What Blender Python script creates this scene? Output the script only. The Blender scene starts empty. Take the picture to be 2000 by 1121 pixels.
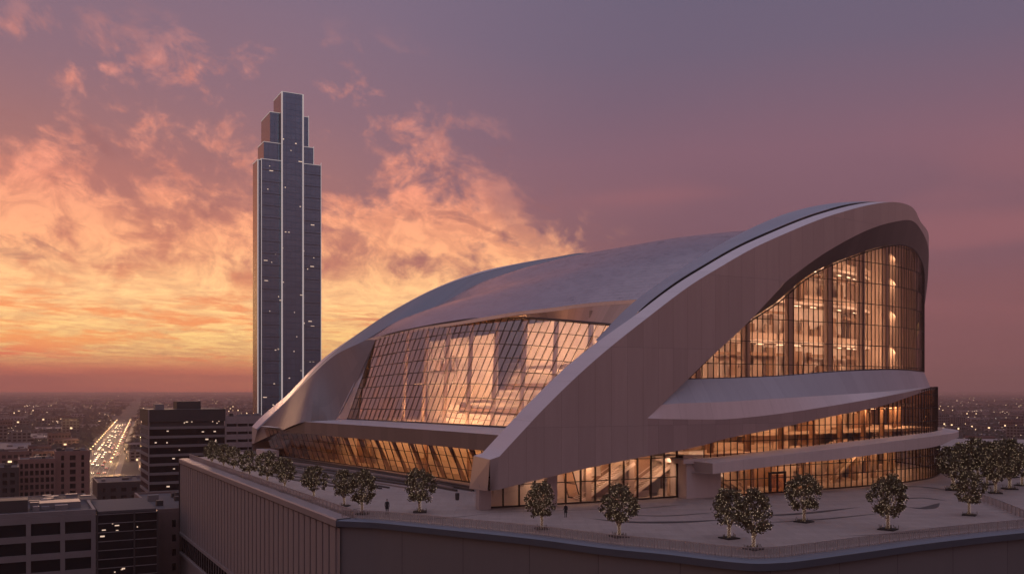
import bpy, bmesh, math, random
import numpy as np
from mathutils import Vector, Matrix
R = math.radians
scn = bpy.context.scene
col = scn.collection
rnd = random.Random(7)
DECK, CITY = 0.0, -45.0            # terrace level and street level
F, EYE, HY = 1800.0, 16.0, 762.0   # focal length in pixels, eye height above the terrace, horizon row

# ------------------------------------------------------------------ camera
cam = bpy.data.cameras.new('camera'); co = bpy.data.objects.new('camera', cam); col.objects.link(co)
co.location = (0, 0, EYE); co.rotation_euler = (R(90), 0, 0)
cam.sensor_width = 36; cam.lens = 36 * F / 2000; cam.shift_y = 0.1007
cam.clip_start = 0.5; cam.clip_end = 60000
scn.camera = co
scn.view_settings.view_transform = 'Standard'; scn.view_settings.look = 'None'
scn.view_settings.exposure = 0.22; scn.view_settings.gamma = 1
scn.cycles.max_bounces = 8; scn.cycles.transparent_max_bounces = 16
scn.cycles.sample_clamp_indirect = 4
scn.cycles.volume_bounces = 0

def lin(r, g, b, k=1.0):
    f = lambda c: ((c / 255 + .055) / 1.055) ** 2.4 if c > 10 else c / 255 / 12.92
    return (f(r) * k, f(g) * k, f(b) * k, 1)

# ------------------------------------------------------------------ node helper
class NT:
    def __init__(s, tree):
        s.t = tree; s.n = tree.nodes; s.l = tree.links
    def node(s, kind, **kw):
        n = s.n.new(kind)
        for k, v in kw.items(): setattr(n, k, v)
        return n
    def set(s, sock, v):
        if isinstance(v, bpy.types.NodeSocket): s.l.new(v, sock)
        else: sock.default_value = v
    def m(s, op, *a, clamp=False):
        n = s.node('ShaderNodeMath', operation=op, use_clamp=clamp)
        for i, v in enumerate(a): s.set(n.inputs[i], v)
        return n.outputs[0]
    def step(s, v, lo, hi, a=0.0, b=1.0):
        n = s.node('ShaderNodeMapRange', interpolation_type='SMOOTHSTEP')
        for i, x in enumerate((v, lo, hi, a, b)): s.set(n.inputs[i], x)
        return n.outputs[0]
    def mix(s, f, a, b, kind='MIX'):
        n = s.node('ShaderNodeMix', data_type='RGBA', blend_type=kind)
        s.set(n.inputs[0], f); s.set(n.inputs[6], a); s.set(n.inputs[7], b)
        return n.outputs[2]
    def xyz(s, x, y, z):
        n = s.node('ShaderNodeCombineXYZ')
        for i, v in enumerate((x, y, z)): s.set(n.inputs[i], v)
        return n.outputs[0]
    def sep(s, v):
        n = s.node('ShaderNodeSeparateXYZ'); s.l.new(v, n.inputs[0]); return n.outputs
    def noise(s, vec, scale, detail=4, rough=.5, dist=0.0, out='Fac'):
        n = s.node('ShaderNodeTexNoise')
        if vec is not None: s.l.new(vec, n.inputs['Vector'])
        n.inputs['Scale'].default_value = scale; n.inputs['Detail'].default_value = detail
        n.inputs['Roughness'].default_value = rough; n.inputs['Distortion'].default_value = dist
        return n.outputs[out]
    def ramp(s, f, stops):
        n = s.node('ShaderNodeValToRGB'); e = n.color_ramp.elements
        while len(e) < len(stops): e.new(.5)
        for i, (p, c) in enumerate(stops): e[i].position = p; e[i].color = c
        s.l.new(f, n.inputs[0]); return n.outputs[0]

# ------------------------------------------------------------------ sky
SUN_AZ = -36.0
CLOUD = (11.62, 3.90, 4.83)
def build_sky():
    w = bpy.data.worlds.new('World'); scn.world = w; w.use_nodes = True
    T = NT(w.node_tree); T.n.clear()
    out = T.node('ShaderNodeOutputWorld'); bg = T.node('ShaderNodeBackground')
    d = T.node('ShaderNodeTexCoord').outputs['Generated']
    x, y, z = T.sep(d)
    el = T.m('MULTIPLY', T.m('ARCSINE', z), 57.2958)
    az = T.m('MULTIPLY', T.m('ARCTAN2', x, y), 57.2958)
    zc = T.m('MAXIMUM', z, 0.0)
    den = T.m('ADD', zc, .075)
    q = T.xyz(T.m('DIVIDE', x, den), T.m('DIVIDE', y, den), 0.0)
    big = T.noise(q, .55, 3, .5)
    big0 = T.m('SUBTRACT', big, .5)
    t = T.m('DIVIDE', T.m('MAXIMUM', T.m('ADD', el, T.m('MULTIPLY', big0, 4.0)), 0.0), 30.0)
    e = lambda deg: deg / 30.0
    t2 = T.m('DIVIDE', T.m('MAXIMUM', T.m('ADD', T.m('ADD', el, T.m('MULTIPLY', big0, 5.0)), T.step(az, -32.0, 10.0, -0.5, 4.0)), 0.0), 30.0)
    t2 = T.m('MULTIPLY', t2, T.step(el, 0.2, 6.0, .55, 1.0))
    left = T.ramp(t2, [(0, lin(210, 100, 78, 1.1)), (e(.9), lin(246, 132, 86, 1.15)), (e(2.0), lin(255, 166, 94, 1.15)), (e(5.5), lin(246, 152, 98, 1.05)),
                      (e(9), lin(196, 124, 103)), (e(13), lin(158, 110, 108)), (e(18), lin(136, 105, 116)), (e(24), lin(120, 103, 122)), (1, lin(112, 102, 124))])
    right = T.ramp(t, [(0, lin(112, 78, 84)), (e(2), lin(124, 82, 86)), (e(5.5), lin(128, 85, 90)), (e(9), lin(118, 86, 97)),
                       (e(14), lin(124, 92, 106)), (e(20), lin(104, 92, 112)), (1, lin(92, 92, 116))])
    aw = T.m('ADD', az, T.m('MULTIPLY', big0, 16.0))
    wl = T.step(aw, 13.0, -15.0)
    base = T.mix(wl, right, left)
    # rosy veils in the right half of the sky
    veil = T.noise(q, .8, 2, .45, .4)
    vm = T.m('MULTIPLY', T.step(veil, .48, .72), T.m('MULTIPLY', T.step(el, 2, 7), T.step(el, 19, 10)))
    base = T.mix(T.m('MULTIPLY', vm, .32), base, lin(172, 104, 104))
    # clouds lit from below the horizon: streaks seen edge-on low down, billows higher up
    den2 = T.m('ADD', zc, .05)
    ql = T.xyz(T.m('ADD', T.m('DIVIDE', x, den2), 3.0), T.m('MULTIPLY', T.m('DIVIDE', y, den2), .8), .7)
    lowc = T.m('ADD', T.m('MULTIPLY', T.noise(ql, .62, 12, .66, .5), .55), T.m('MULTIPLY', T.noise(ql, 2.6, 12, .70, .6), .45))
    ka = math.cos(R(14)); kb = math.sin(R(14))
    qa = T.m('ADD', T.m('MULTIPLY', az, .1 * ka), T.m('MULTIPLY', el, -.1 * kb)); qb = T.m('ADD', T.m('MULTIPLY', el, .135 * ka), T.m('MULTIPLY', az, .135 * kb))
    qh = T.xyz(T.m('ADD', qa, CLOUD[0]), T.m('ADD', qb, CLOUD[1]), CLOUD[2])
    hi1 = T.noise(qh, 1.25, 12, .60, .35); hi2 = T.noise(qh, 3.6, 12, .62, .4)
    hic = T.m('ADD', T.m('MULTIPLY', hi1, .62), T.m('MULTIPLY', hi2, .38))
    up = T.step(el, 4.0, 8.0)
    dens = T.m('ADD', T.m('MULTIPLY', lowc, T.m('SUBTRACT', 1.0, up)), T.m('MULTIPLY', hic, up))
    lim = T.m('ADD', az, T.m('MULTIPLY', T.m('MAXIMUM', T.m('SUBTRACT', el, 8.0), 0.0), .85))
    lim = T.m('ADD', lim, T.m('MULTIPLY', T.m('SUBTRACT', hi1, .5), 18.0))
    reg = T.step(lim, 9.0, .5)
    th = T.m('ADD', T.step(el, 7.0, 16.0, .45, .53), T.m('MULTIPLY', T.m('SUBTRACT', 1.0, reg), .05))
    mask = T.m('MULTIPLY', T.step(dens, T.m('SUBTRACT', th, .045), T.m('ADD', th, .075)), T.m('MULTIPLY', reg, T.m('MULTIPLY', T.step(el, .9, 2.0), T.step(el, 22.0, 17.5))))
    ccol = T.ramp(T.m('DIVIDE', T.m('MAXIMUM', el, 0.0), 30.0), [(0, lin(244, 150, 92)), (e(3), lin(255, 208, 128, 1.3)), (e(5.5), lin(255, 204, 138, 1.25)), (e(8.5), lin(255, 178, 128, 1.1)),
                 (e(12), lin(244, 156, 126)), (e(18), lin(222, 144, 130)), (1, lin(180, 125, 128))])
    shade = T.step(T.m('ADD', T.m('MULTIPLY', T.noise(qh, 5.2, 12, .68, 1.0), up), T.m('MULTIPLY', T.noise(ql, 3.1, 10, .68, .6), T.m('SUBTRACT', 1.0, up))), .38, .62)
    ccol = T.mix(shade, T.mix(.42, ccol, lin(176, 104, 92)), ccol)
    c = T.mix(T.m('MULTIPLY', mask, .95), base, ccol)
    # a few darker shreds in front of the glow
    dk = T.m('MULTIPLY', T.step(T.noise(T.xyz(T.m('ADD', qa, 9.0), T.m('MULTIPLY', qb, 1.9), 2.0), 1.9, 12, .64, .8), .55, .68), T.m('MULTIPLY', reg, T.m('MULTIPLY', T.step(el, 5.0, 8.0), T.step(el, 17, 11))))
    c = T.mix(T.m('MULTIPLY', dk, .55), c, lin(146, 94, 94))
    # the far side of the dome and the zenith
    hl = T.m('MAXIMUM', T.m('SQRT', T.m('ADD', T.m('MULTIPLY', x, x), T.m('MULTIPLY', y, y))), 1e-4)
    cg = T.m('DIVIDE', T.m('ADD', T.m('MULTIPLY', x, math.sin(R(SUN_AZ))), T.m('MULTIPLY', y, math.cos(R(SUN_AZ)))), hl)
    back = T.ramp(T.m('DIVIDE', T.m('MAXIMUM', el, 0.0), 90.0), [(0, lin(128, 86, 80)), (.08, lin(152, 104, 98)), (.22, lin(150, 124, 134)), (.5, lin(150, 146, 168)), (1, lin(156, 160, 188))])
    c = T.mix(T.step(cg, -.35, .42), back, c)
    c = T.mix(T.step(el, 22.0, 50.0), c, T.ramp(T.m('DIVIDE', T.m('MAXIMUM', el, 0.0), 90.0), [(0, lin(130, 112, 126)), (.5, lin(156, 150, 172)), (1, lin(160, 162, 190))]))
    T.l.new(c, bg.inputs[0]); bg.inputs[1].default_value = 1.0
    T.l.new(bg.outputs[0], out.inputs[0])
build_sky()

# low last light of the sun behind the left horizon
sl = bpy.data.lights.new('sun', 'SUN'); sl.energy = .35; sl.angle = R(10); sl.color = (1, .55, .32)
so = bpy.data.objects.new('sun', sl); col.objects.link(so)
dv = Vector((math.sin(R(-24)), math.cos(R(-24)), math.tan(R(5))))
so.rotation_euler = (-dv).to_track_quat('-Z', 'Y').to_euler(); so.location = (-300, 300, 200)

# ------------------------------------------------------------------ materials
MATS = {}
def base_mat(name):
    m = bpy.data.materials.new(name); m.use_nodes = True
    T = NT(m.node_tree); b = m.node_tree.nodes['Principled BSDF']; MATS[name] = m
    return m, T, b
def plain(name, c, rough=.6, metal=0.0, var=.25, scale=.6, bump=0.0, spec=.5):
    m, T, b = base_mat(name)
    tc = T.node('ShaderNodeTexCoord').outputs['Object']
    n = T.noise(tc, scale, 6, .6)
    k = T.m('ADD', 1 - var / 2, T.m('MULTIPLY', T.m('SUBTRACT', n, .25), var * 1.4))
    cc = T.node('ShaderNodeVectorMath', operation='SCALE'); cc.inputs[0].default_value = c[:3]; T.l.new(k, cc.inputs['Scale'])
    T.l.new(cc.outputs[0], b.inputs['Base Color'])
    T.l.new(T.m('ADD', rough - .08, T.m('MULTIPLY', n, .16)), b.inputs['Roughness'])
    b.inputs['Metallic'].default_value = metal; b.inputs['Specular IOR Level'].default_value = spec
    if bump:
        bp = T.node('ShaderNodeBump'); bp.inputs['Strength'].default_value = bump; bp.inputs['Distance'].default_value = .05
        T.l.new(T.noise(tc, scale * 9, 4, .6), bp.inputs['Height']); T.l.new(bp.outputs[0], b.inputs['Normal'])
    return m
def panels(name, c, pw, ph, seam=.05, dark=.45, var=.14, rough=.4, metal=.25, offset=0.0, streak=.12):
    """metal or concrete panels with seams; UV is in metres"""
    m, T, b = base_mat(name)
    uv = T.node('ShaderNodeTexCoord').outputs['UV']
    br = T.node('ShaderNodeTexBrick', offset=offset)
    T.l.new(uv, br.inputs['Vector'])
    lo = tuple(v * (1 - var) for v in c[:3]) + (1,); hi = tuple(min(1, v * (1 + var)) for v in c[:3]) + (1,)
    br.inputs['Color1'].default_value = lo; br.inputs['Color2'].default_value = hi
    br.inputs['Mortar'].default_value = tuple(v * dark for v in c[:3]) + (1,)
    br.inputs['Scale'].default_value = 1; br.inputs['Mortar Size'].default_value = seam / 2; br.inputs['Mortar Smooth'].default_value = .3
    br.inputs['Brick Width'].default_value = pw; br.inputs['Row Height'].default_value = ph
    mp = T.node('ShaderNodeMapping'); mp.inputs['Scale'].default_value = (.9, .07, 1); T.l.new(uv, mp.inputs[0])
    n = T.noise(mp.outputs[0], 1.3, 6, .65)
    cc = T.node('ShaderNodeVectorMath', operation='SCALE'); T.l.new(br.outputs[0], cc.inputs[0])
    T.l.new(T.m('ADD', 1 - streak * .5, T.m('MULTIPLY', T.m('SUBTRACT', n, .25), streak * 2)), cc.inputs['Scale'])
    T.l.new(cc.outputs[0], b.inputs['Base Color'])
    T.l.new(T.m('ADD', rough - .1, T.m('MULTIPLY', n, .22)), b.inputs['Roughness']); b.inputs['Metallic'].default_value = metal
    bp = T.node('ShaderNodeBump', invert=True); bp.inputs['Strength'].default_value = .5; bp.inputs['Distance'].default_value = .03
    T.l.new(br.outputs['Fac'], bp.inputs['Height']); T.l.new(bp.outputs[0], b.inputs['Normal'])
    return m
def windowed(name, wall, bw, fh, gap=.35, glass=(.015, .015, .02, 1), lit=.06, e=1.6, rough=.7):
    """facade of windows between piers and spandrels for the far buildings; UV in metres"""
    m, T, b = base_mat(name)
    uv = T.node('ShaderNodeTexCoord').outputs['UV']; u, v, _ = T.sep(uv)
    fu = T.m('FRACT', T.m('DIVIDE', u, bw)); fv = T.m('FRACT', T.m('DIVIDE', v, fh))
    win = T.m('MULTIPLY', T.m('GREATER_THAN', fu, gap), T.m('GREATER_THAN', fv, gap + .08))
    wn = T.node('ShaderNodeTexWhiteNoise', noise_dimensions='2D')
    T.l.new(T.xyz(T.m('FLOOR', T.m('DIVIDE', u, bw)), T.m('FLOOR', T.m('DIVIDE', v, fh)), 0.0), wn.inputs['Vector'])
    T.l.new(T.mix(win, wall, glass), b.inputs['Base Color'])
    T.l.new(T.m('SUBTRACT', rough, T.m('MULTIPLY', win, rough - .15)), b.inputs['Roughness'])
    b.inputs['Emission Color'].default_value = (1, .66, .36, 1)
    T.l.new(T.m('MULTIPLY', T.m('MULTIPLY', win, T.m('GREATER_THAN', wn.outputs[0], 1 - lit)), e), b.inputs['Emission Strength'])
    return m
def glow(name, c, e):
    m, T, b = base_mat(name)
    b.inputs['Base Color'].default_value = (.8, .75, .7, 1)
    b.inputs['Emission Color'].default_value = c; b.inputs['Emission Strength'].default_value = e
    return m
def glass(name, tint, refl=1.0, f0=.12, rough=.03, gt=(.97, .95)):
    m, T, b = base_mat(name); T.n.remove(b)
    out = T.n['Material Output']
    tr = T.node('ShaderNodeBsdfTransparent'); tr.inputs[0].default_value = tint
    gl = T.node('ShaderNodeBsdfGlossy'); gl.inputs['Roughness'].default_value = rough; gl.inputs[0].default_value = (refl, refl * gt[0], refl * gt[1], 1)
    fr = T.node('ShaderNodeLayerWeight'); fr.inputs[0].default_value = .35
    k = T.m('ADD', f0, T.m('MULTIPLY', T.m('POWER', fr.outputs['Facing'], 2.2), .75), clamp=True)
    mx = T.node('ShaderNodeMixShader'); T.l.new(k, mx.inputs[0]); T.l.new(tr.outputs[0], mx.inputs[1]); T.l.new(gl.outputs[0], mx.inputs[2])
    T.l.new(mx.outputs[0], out.inputs[0]); return m

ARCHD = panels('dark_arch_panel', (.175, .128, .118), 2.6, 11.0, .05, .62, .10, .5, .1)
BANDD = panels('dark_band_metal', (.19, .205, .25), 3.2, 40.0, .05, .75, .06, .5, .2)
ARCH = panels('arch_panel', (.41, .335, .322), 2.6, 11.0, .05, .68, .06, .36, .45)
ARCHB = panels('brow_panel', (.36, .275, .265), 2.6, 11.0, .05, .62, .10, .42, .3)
CAP = panels('arch_cap', (.60, .53, .54), 6.0, 40.0, .05, .7, .05, .36, .3)
BAND = panels('band_metal', (.33, .345, .395), 3.2, 40.0, .05, .75, .06, .34, .6)
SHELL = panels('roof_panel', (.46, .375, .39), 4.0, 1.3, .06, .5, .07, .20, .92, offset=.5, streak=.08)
COPPER = panels('soffit_panel', (.52, .36, .28), 2.0, 30.0, .04, .7, .10, .32, .4)
SILL = panels('sill_metal', (.36, .345, .385), 3.0, 30.0, .05, .75, .06, .4, .3)
SLABM = panels('slab_concrete', (.52, .44, .42), 4.0, 30.0, .04, .75, .05, .5, 0)
PANE = glass('drum_glass', (.97, .86, .77, 1), .9, .15)
PANEF = glass('front_glass', (.98, .86, .74, 1), 1.0, .42, gt=(.84, .70))
PANEL = glass('base_glass', (.90, .68, .48, 1), .9, .08)
MULL = plain('dark_mullion', (.06, .042, .036), .45, .4)
INT_W = plain('interior_plaster', (.72, .60, .52), .7, 0, .35, .25)
INT_D = plain('interior_wood', (.30, .17, .10), .6, 0, .5, .4)
INT_C = plain('interior_column', (.40, .28, .21), .6, 0, .2, .3)
INT_S = plain('interior_slab', (.62, .50, .42), .7, 0, .2, .4)
SEAT = plain('seating_concrete', (.66, .55, .47), .7, 0, .35, .3)
LAMP = glow('warm_lamp', (1, .70, .46, 1), 2.0)
STONE = panels('terrace_stone', (.32, .255, .23), 3.0, 1.5, .05, .72, .07, .66, 0, offset=.5, streak=.25)
STEPM = plain('step_stone', (.27, .215, .20), .7)
DARKF = plain('dark_finish', (.055, .043, .042), .6, 0, .3, .4)
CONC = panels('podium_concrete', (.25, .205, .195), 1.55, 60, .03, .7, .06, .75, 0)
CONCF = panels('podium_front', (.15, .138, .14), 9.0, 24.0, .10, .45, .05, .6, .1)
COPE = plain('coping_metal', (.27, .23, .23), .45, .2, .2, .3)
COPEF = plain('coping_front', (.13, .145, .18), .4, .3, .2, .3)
RAILM = plain('rail_metal', (.46, .41, .40), .4, .6)
RGLASS = glass('rail_glass', (.80, .78, .76, 1), .9, .34, .15)
BARK = plain('bark', (.30, .21, .15), .8, 0, .5, 3.0, .4)
LEAF = plain('leaf', (.135, .105, .055), .7, 0, .9, .9)
SOIL = plain('soil', (.025, .020, .018), .9, 0, .5, 2)
FAIRY = glow('fairy_bulb', (1, .70, .42, 1), 1.0)
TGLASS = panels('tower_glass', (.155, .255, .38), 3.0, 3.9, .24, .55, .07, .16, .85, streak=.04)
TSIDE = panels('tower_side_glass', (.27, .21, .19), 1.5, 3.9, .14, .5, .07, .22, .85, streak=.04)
TFIN = glow('tower_led', (1, .88, .82, 1), .24)
TLIT = glow('lit_office', (1, .70, .48, 1), .6)
DARKC = plain('dark_cladding', (.05, .042, .042), .6, 0, .3, .3)
GREYC = plain('grey_concrete', (.19, .165, .165), .75, 0, .25, .3)
ROOFD = plain('flat_roof', (.085, .075, .08), .85, 0, .5, .2)
BRICK = plain('brick_wall', (.24, .135, .11), .8, 0, .3, .5)
BLACKG = plain('black_glass', (.010, .010, .013), .08, 0, .3, .3)
HVAC = plain('plant_metal', (.22, .21, .22), .5, .4, .4, .5)
CLOTH = plain('dark_cloth', (.014, .013, .016), .85)
SKIN = plain('skin', (.40, .24, .17), .6)
HAIR = plain('hair', (.02, .015, .012), .6)

# ------------------------------------------------------------------ mesh helpers
class MB:
    def __init__(s): s.v = []; s.f = []; s.uv = []; s.mi = []
    def quad(s, p, uv=None, mi=0):
        b = len(s.v); s.v += [tuple(map(float, q)) for q in p]; s.f.append(tuple(range(b, b + len(p))))
        s.uv += uv if uv else [(0, 0)] * len(p); s.mi.append(mi); return s
    def box(s, c, e, ax=(1, 0), mi=0):
        """box centre c, full extents e, horizontal x axis ax; UVs in metres"""
        ax = np.array([ax[0], ax[1], 0.]); ax /= np.linalg.norm(ax); ay = np.array([-ax[1], ax[0], 0]); az = np.array([0, 0, 1.])
        c = np.array(c, float); h = np.array(e, float) / 2
        P = lambda i, j, k: c + ax * h[0] * i + ay * h[1] * j + az * h[2] * k
        for (q, du, dv_) in (([(-1,-1,-1),(1,-1,-1),(1,-1,1),(-1,-1,1)], e[0], e[2]), ([(1,1,-1),(-1,1,-1),(-1,1,1),(1,1,1)], e[0], e[2]),
                  ([(1,-1,-1),(1,1,-1),(1,1,1),(1,-1,1)], e[1], e[2]), ([(-1,1,-1),(-1,-1,-1),(-1,-1,1),(-1,1,1)], e[1], e[2]),
                  ([(-1,-1,1),(1,-1,1),(1,1,1),(-1,1,1)], e[0], e[1]), ([(-1,1,-1),(1,1,-1),(1,-1,-1),(-1,-1,-1)], e[0], e[1])):
            s.quad([P(*k) for k in q], [(0, 0), (du, 0), (du, dv_), (0, dv_)], mi)
        return s
    def bar(s, p0, p1, n, w, d):
        """bar from p0 to p1, w wide across, d deep along n"""
        p0 = np.array(p0, float); p1 = np.array(p1, float); t = p1 - p0; L = np.linalg.norm(t)
        if L < 1e-4: return s
        t /= L; n = np.array(n, float); n -= t * n.dot(t); n /= max(1e-9, np.linalg.norm(n)); b = np.cross(t, n)
        a = [p0 + b * w / 2 * i + n * d / 2 * j for i, j in ((-1,-1),(1,-1),(1,1),(-1,1))]; c = [q + t * L for q in a]
        for i in range(4): s.quad([a[i], a[(i + 1) % 4], c[(i + 1) % 4], c[i]])
        s.quad(a[::-1]); s.quad(c); return s
    def tube(s, pts, rad, n=8, cap=True):
        pts = [np.array(p, float) for p in pts]
        if not hasattr(rad, '__len__'): rad = [rad] * len(pts)
        rings = []
        for i, p in enumerate(pts):
            t = pts[min(i + 1, len(pts) - 1)] - pts[max(i - 1, 0)]; t /= max(1e-9, np.linalg.norm(t))
            r = np.array([1, 0, 0]) if abs(t[0]) < .8 else np.array([0, 1, 0]); x = np.cross(t, r); x /= np.linalg.norm(x); y = np.cross(t, x)
            rings.append([p + (x * math.cos(k * 2 * math.pi / n) + y * math.sin(k * 2 * math.pi / n)) * rad[i] for k in range(n)])
        for a, b in zip(rings, rings[1:]):
            for k in range(n): s.quad([a[k], a[(k + 1) % n], b[(k + 1) % n], b[k]])
        if cap: s.quad(rings[0][::-1]); s.quad(rings[-1])
        return s
    def grid(s, P, uvs=None, closed=False):
        """P[i][j] array of points"""
        P = np.array(P, float); I, J = P.shape[:2]
        L = np.r_[0, np.cumsum(np.linalg.norm(np.diff(P.mean(1), axis=0), axis=1))]; M = np.r_[0, np.cumsum(np.linalg.norm(np.diff(P.mean(0), axis=0), axis=1))]
        for i in range(I - 1):
            for j in range(J - 1):
                s.quad([P[i, j], P[i + 1, j], P[i + 1, j + 1], P[i, j + 1]], [(L[i], M[j]), (L[i + 1], M[j]), (L[i + 1], M[j + 1]), (L[i], M[j + 1])])
        return s
    def mesh(s, name, off=(0, 0, 0), merge=False, smooth=False):
        me = bpy.data.meshes.new(name); o = np.array(off, float)
        me.from_pydata([tuple(np.array(v) - o) for v in s.v], [], s.f)
        ul = me.uv_layers.new(name='UVMap'); flat = np.array(s.uv, np.float32).ravel(); ul.data.foreach_set('uv', flat)
        me.polygons.foreach_set('material_index', s.mi)
        if merge:
            bm = bmesh.new(); bm.from_mesh(me); bmesh.ops.remove_doubles(bm, verts=bm.verts, dist=.004); bm.to_mesh(me); bm.free()
        if smooth:
            me.polygons.foreach_set('use_smooth', [True] * len(me.polygons))
            me.set_sharp_from_angle(angle=R(32))
        me.update(); return me

BASE = {}
def tag(o, label=None, cat=None, group=None, kind=None):
    for k, v in (('label', label), ('category', cat), ('group', group), ('kind', kind)):
        if v: o[k] = v
    return o
def thing(name, loc, label, cat, group=None):
    o = bpy.data.objects.new(name, None); o.location = loc; col.objects.link(o); o.empty_display_size = .5
    BASE[o.name] = np.array(loc, float); return tag(o, label, cat, group)
def obj(name, mb, mats, parent=None, merge=False, smooth=False, label=None, cat=None, group=None, kind=None, local=False):
    off = (0, 0, 0)
    if parent is not None and not local: off = BASE[parent.name]
    me = mb.mesh(name, off, merge, smooth) if isinstance(mb, MB) else mb
    for m in (mats if isinstance(mats, (list, tuple)) else [mats]):
        if len(me.materials) < len(mats if isinstance(mats, (list, tuple)) else [mats]): me.materials.append(m)
    o = bpy.data.objects.new(name, me); col.objects.link(o)
    if parent is not None: o.parent = parent; BASE[o.name] = np.array(off, float)
    return tag(o, label, cat, group, kind)
def copy_tree(o, parent=None):
    c = o.copy(); col.objects.link(c)
    if parent is not None: c.parent = parent
    for ch in list(o.children): copy_tree(ch, c)
    return c

# ------------------------------------------------------------------ plan curves of the arena
ua = np.array([.88, .474]); ua /= np.linalg.norm(ua); wa = np.array([-ua[1], ua[0]]); ORG = np.array([-3.5, 126.0])
def W(u, v, z): p = ORG + ua * u + wa * v; return np.array([p[0], p[1], z])
def cr(P, n=20):
    P = np.array(P, float); Q = np.vstack([2 * P[0] - P[1], P, 2 * P[-1] - P[-2]]); o = []
    for i in range(1, len(Q) - 2):
        for t in np.linspace(0, 1, n, endpoint=False):
            p0, p1, p2, p3 = Q[i - 1:i + 3]
            o.append(.5 * (2 * p1 + (p2 - p0) * t + (2 * p0 - 5 * p1 + 4 * p2 - p3) * t * t + (3 * p1 - p0 - 3 * p2 + p3) * t ** 3))
    o.append(P[-1]); return np.array(o)
class Plan:
    def __init__(s, P=None, xy=None):
        s.xy = xy if xy is not None else np.array([ORG + ua * p[0] + wa * p[1] for p in cr(P)])
        s.s = np.r_[0, np.cumsum(np.hypot(*np.diff(s.xy, axis=0).T))]
        s.px = 1000 + F * s.xy[:, 0] / s.xy[:, 1]; s.k = int(np.argmax(s.px))
        t = np.gradient(s.xy, axis=0); t /= np.linalg.norm(t, axis=1)[:, None]; s.nrm = np.stack([-t[:, 1], t[:, 0]], 1)   # left of travel
    def at(s, q, z=0.0, off=0.0):
        x = np.interp(q, s.s, s.xy[:, 0]); y = np.interp(q, s.s, s.xy[:, 1])
        n = np.array([np.interp(q, s.s, s.nrm[:, 0]), np.interp(q, s.s, s.nrm[:, 1])]); n /= np.linalg.norm(n)
        return np.array([x + n[0] * off, y + n[1] * off, z])
    def n(s, q):
        n = np.array([np.interp(q, s.s, s.nrm[:, 0]), np.interp(q, s.s, s.nrm[:, 1]), 0]); return n / np.linalg.norm(n)
    def off(s, f): return Plan(xy=np.array([p + nn * f(q) for p, nn, q in zip(s.xy, s.nrm, s.s)]))
    def hit(s, px, py):
        k = s.k; q = np.interp(px, s.px[:k + 1], s.s[:k + 1])
        return q, EYE + (HY - py) * np.interp(q, s.s, s.xy[:, 1]) / F
    def line(s, L, extra=()):
        """height profile z(s) along this wall from traced points"""
        pts = [s.hit(*p) for p in L] + list(extra); d = cr(pts, 10); return lambda q: float(np.interp(q, d[:, 0], d[:, 1]))
def ease(a, b, va, vb):
    return lambda q: va + (vb - va) * (lambda t: t * t * (3 - 2 * t))(min(1, max(0, (q - a) / (b - a))))
def rs(P, n):
    P = np.array(P, float); d = np.r_[0, np.cumsum(np.linalg.norm(np.diff(P, axis=0), axis=1))]; t = np.linspace(0, d[-1], n)
    return np.stack([np.interp(t, d, P[:, i]) for i in range(3)], 1)
def px(x, y, u=None, v=None):
    """plan point (u, v) with the height read off the photograph"""
    p = W(u, v, 0); return np.array([p[0], p[1], EYE + (HY - y) * p[1] / F])

def push(P, d): return [(u + d * min(1, max(0, (u - 50) / 40)), v) for u, v in P]
PA = Plan(push([(-2,-5),(15,-6.5),(30,-7),(50,-6.5),(68,-4.5),(82,-.5),(93,6),(101,14),(107,24),(110,36),(111,50),(110,64)], 5.7))
ST = float(PA.s[PA.k])                                   # where the wall turns out of sight
PG = PA.off(ease(45, 88, 2.6, .9)); PB = PA.off(ease(26, 90, 0.0, -1.5))
P2 = PA.off(ease(35, 92, 2.6, -1.45)); P0 = PA.off(ease(35, 95, 1.6, -1.8)); PS = PA.off(ease(30, 92, -2.0, -5.2))
zA = PA.line([(970,897),(1018,845),(1067,793),(1131,731),(1187,682),(1251,631),(1339,564),(1406,522),(1473,484),(1544,452),(1598,430),(1643,415),(1696,401),(1741,395),(1772,400),(1788,412),(1800,436)],
             [(ST, 45.5), (ST + 6, 42), (ST + 14, 36), (ST + 28, 27), (ST + 60, 16)])
zC = PA.line([(1265,816),(1346,738),(1393,693),(1451,640),(1518,569),(1540,546),(1607,497),(1674,459),(1718,441),(1750,433),(1772,430),(1786,434),(1798,448)],
             [(ST, 42), (ST + 4, 37), (ST + 12, 28), (ST + 28, 18), (ST + 60, 10)])
zE = PA.line([(965,958),(1100,925),(1200,903),(1300,884),(1345,876),(1375,869),(1424,855)])
sO = PA.hit(1265, 816)[0]                                # where the great opening begins
zD = PG.line([(1346,738),(1384,700),(1442,644),(1518,593),(1562,555),(1607,526),(1674,499),(1718,485),(1758,479),(1782,486),(1794,500)], [(float(PG.s[PG.k]), 38), (float(PG.s[PG.k]) + 8, 30), (float(PG.s[PG.k]) + 40, 20)])
zF = PB.line([(1265,816.5),(1300,818),(1390,819),(1424,818),(1488,812),(1563,802),(1638,790),(1713,777),(1769,766),(1807,758),(1826,758)])
zGl = PB.line([(1265,890),(1300,884),(1345,876),(1375,869),(1424,855),(1525,835),(1600,818),(1675,803),(1732,790),(1769,777),(1807,764),(1826,760)])
PI = PA.off(ease(26, 90, .3, -.3))
zI = PI.line([(1266,815),(1292,791),(1420,784.5),(1525,778),(1638,771),(1713,766),(1800,757)])
zH = PG.line([(1341,739),(1450,736),(1525,733),(1600,727),(1675,722),(1732,720),(1769,721),(1796,724)])
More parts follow.
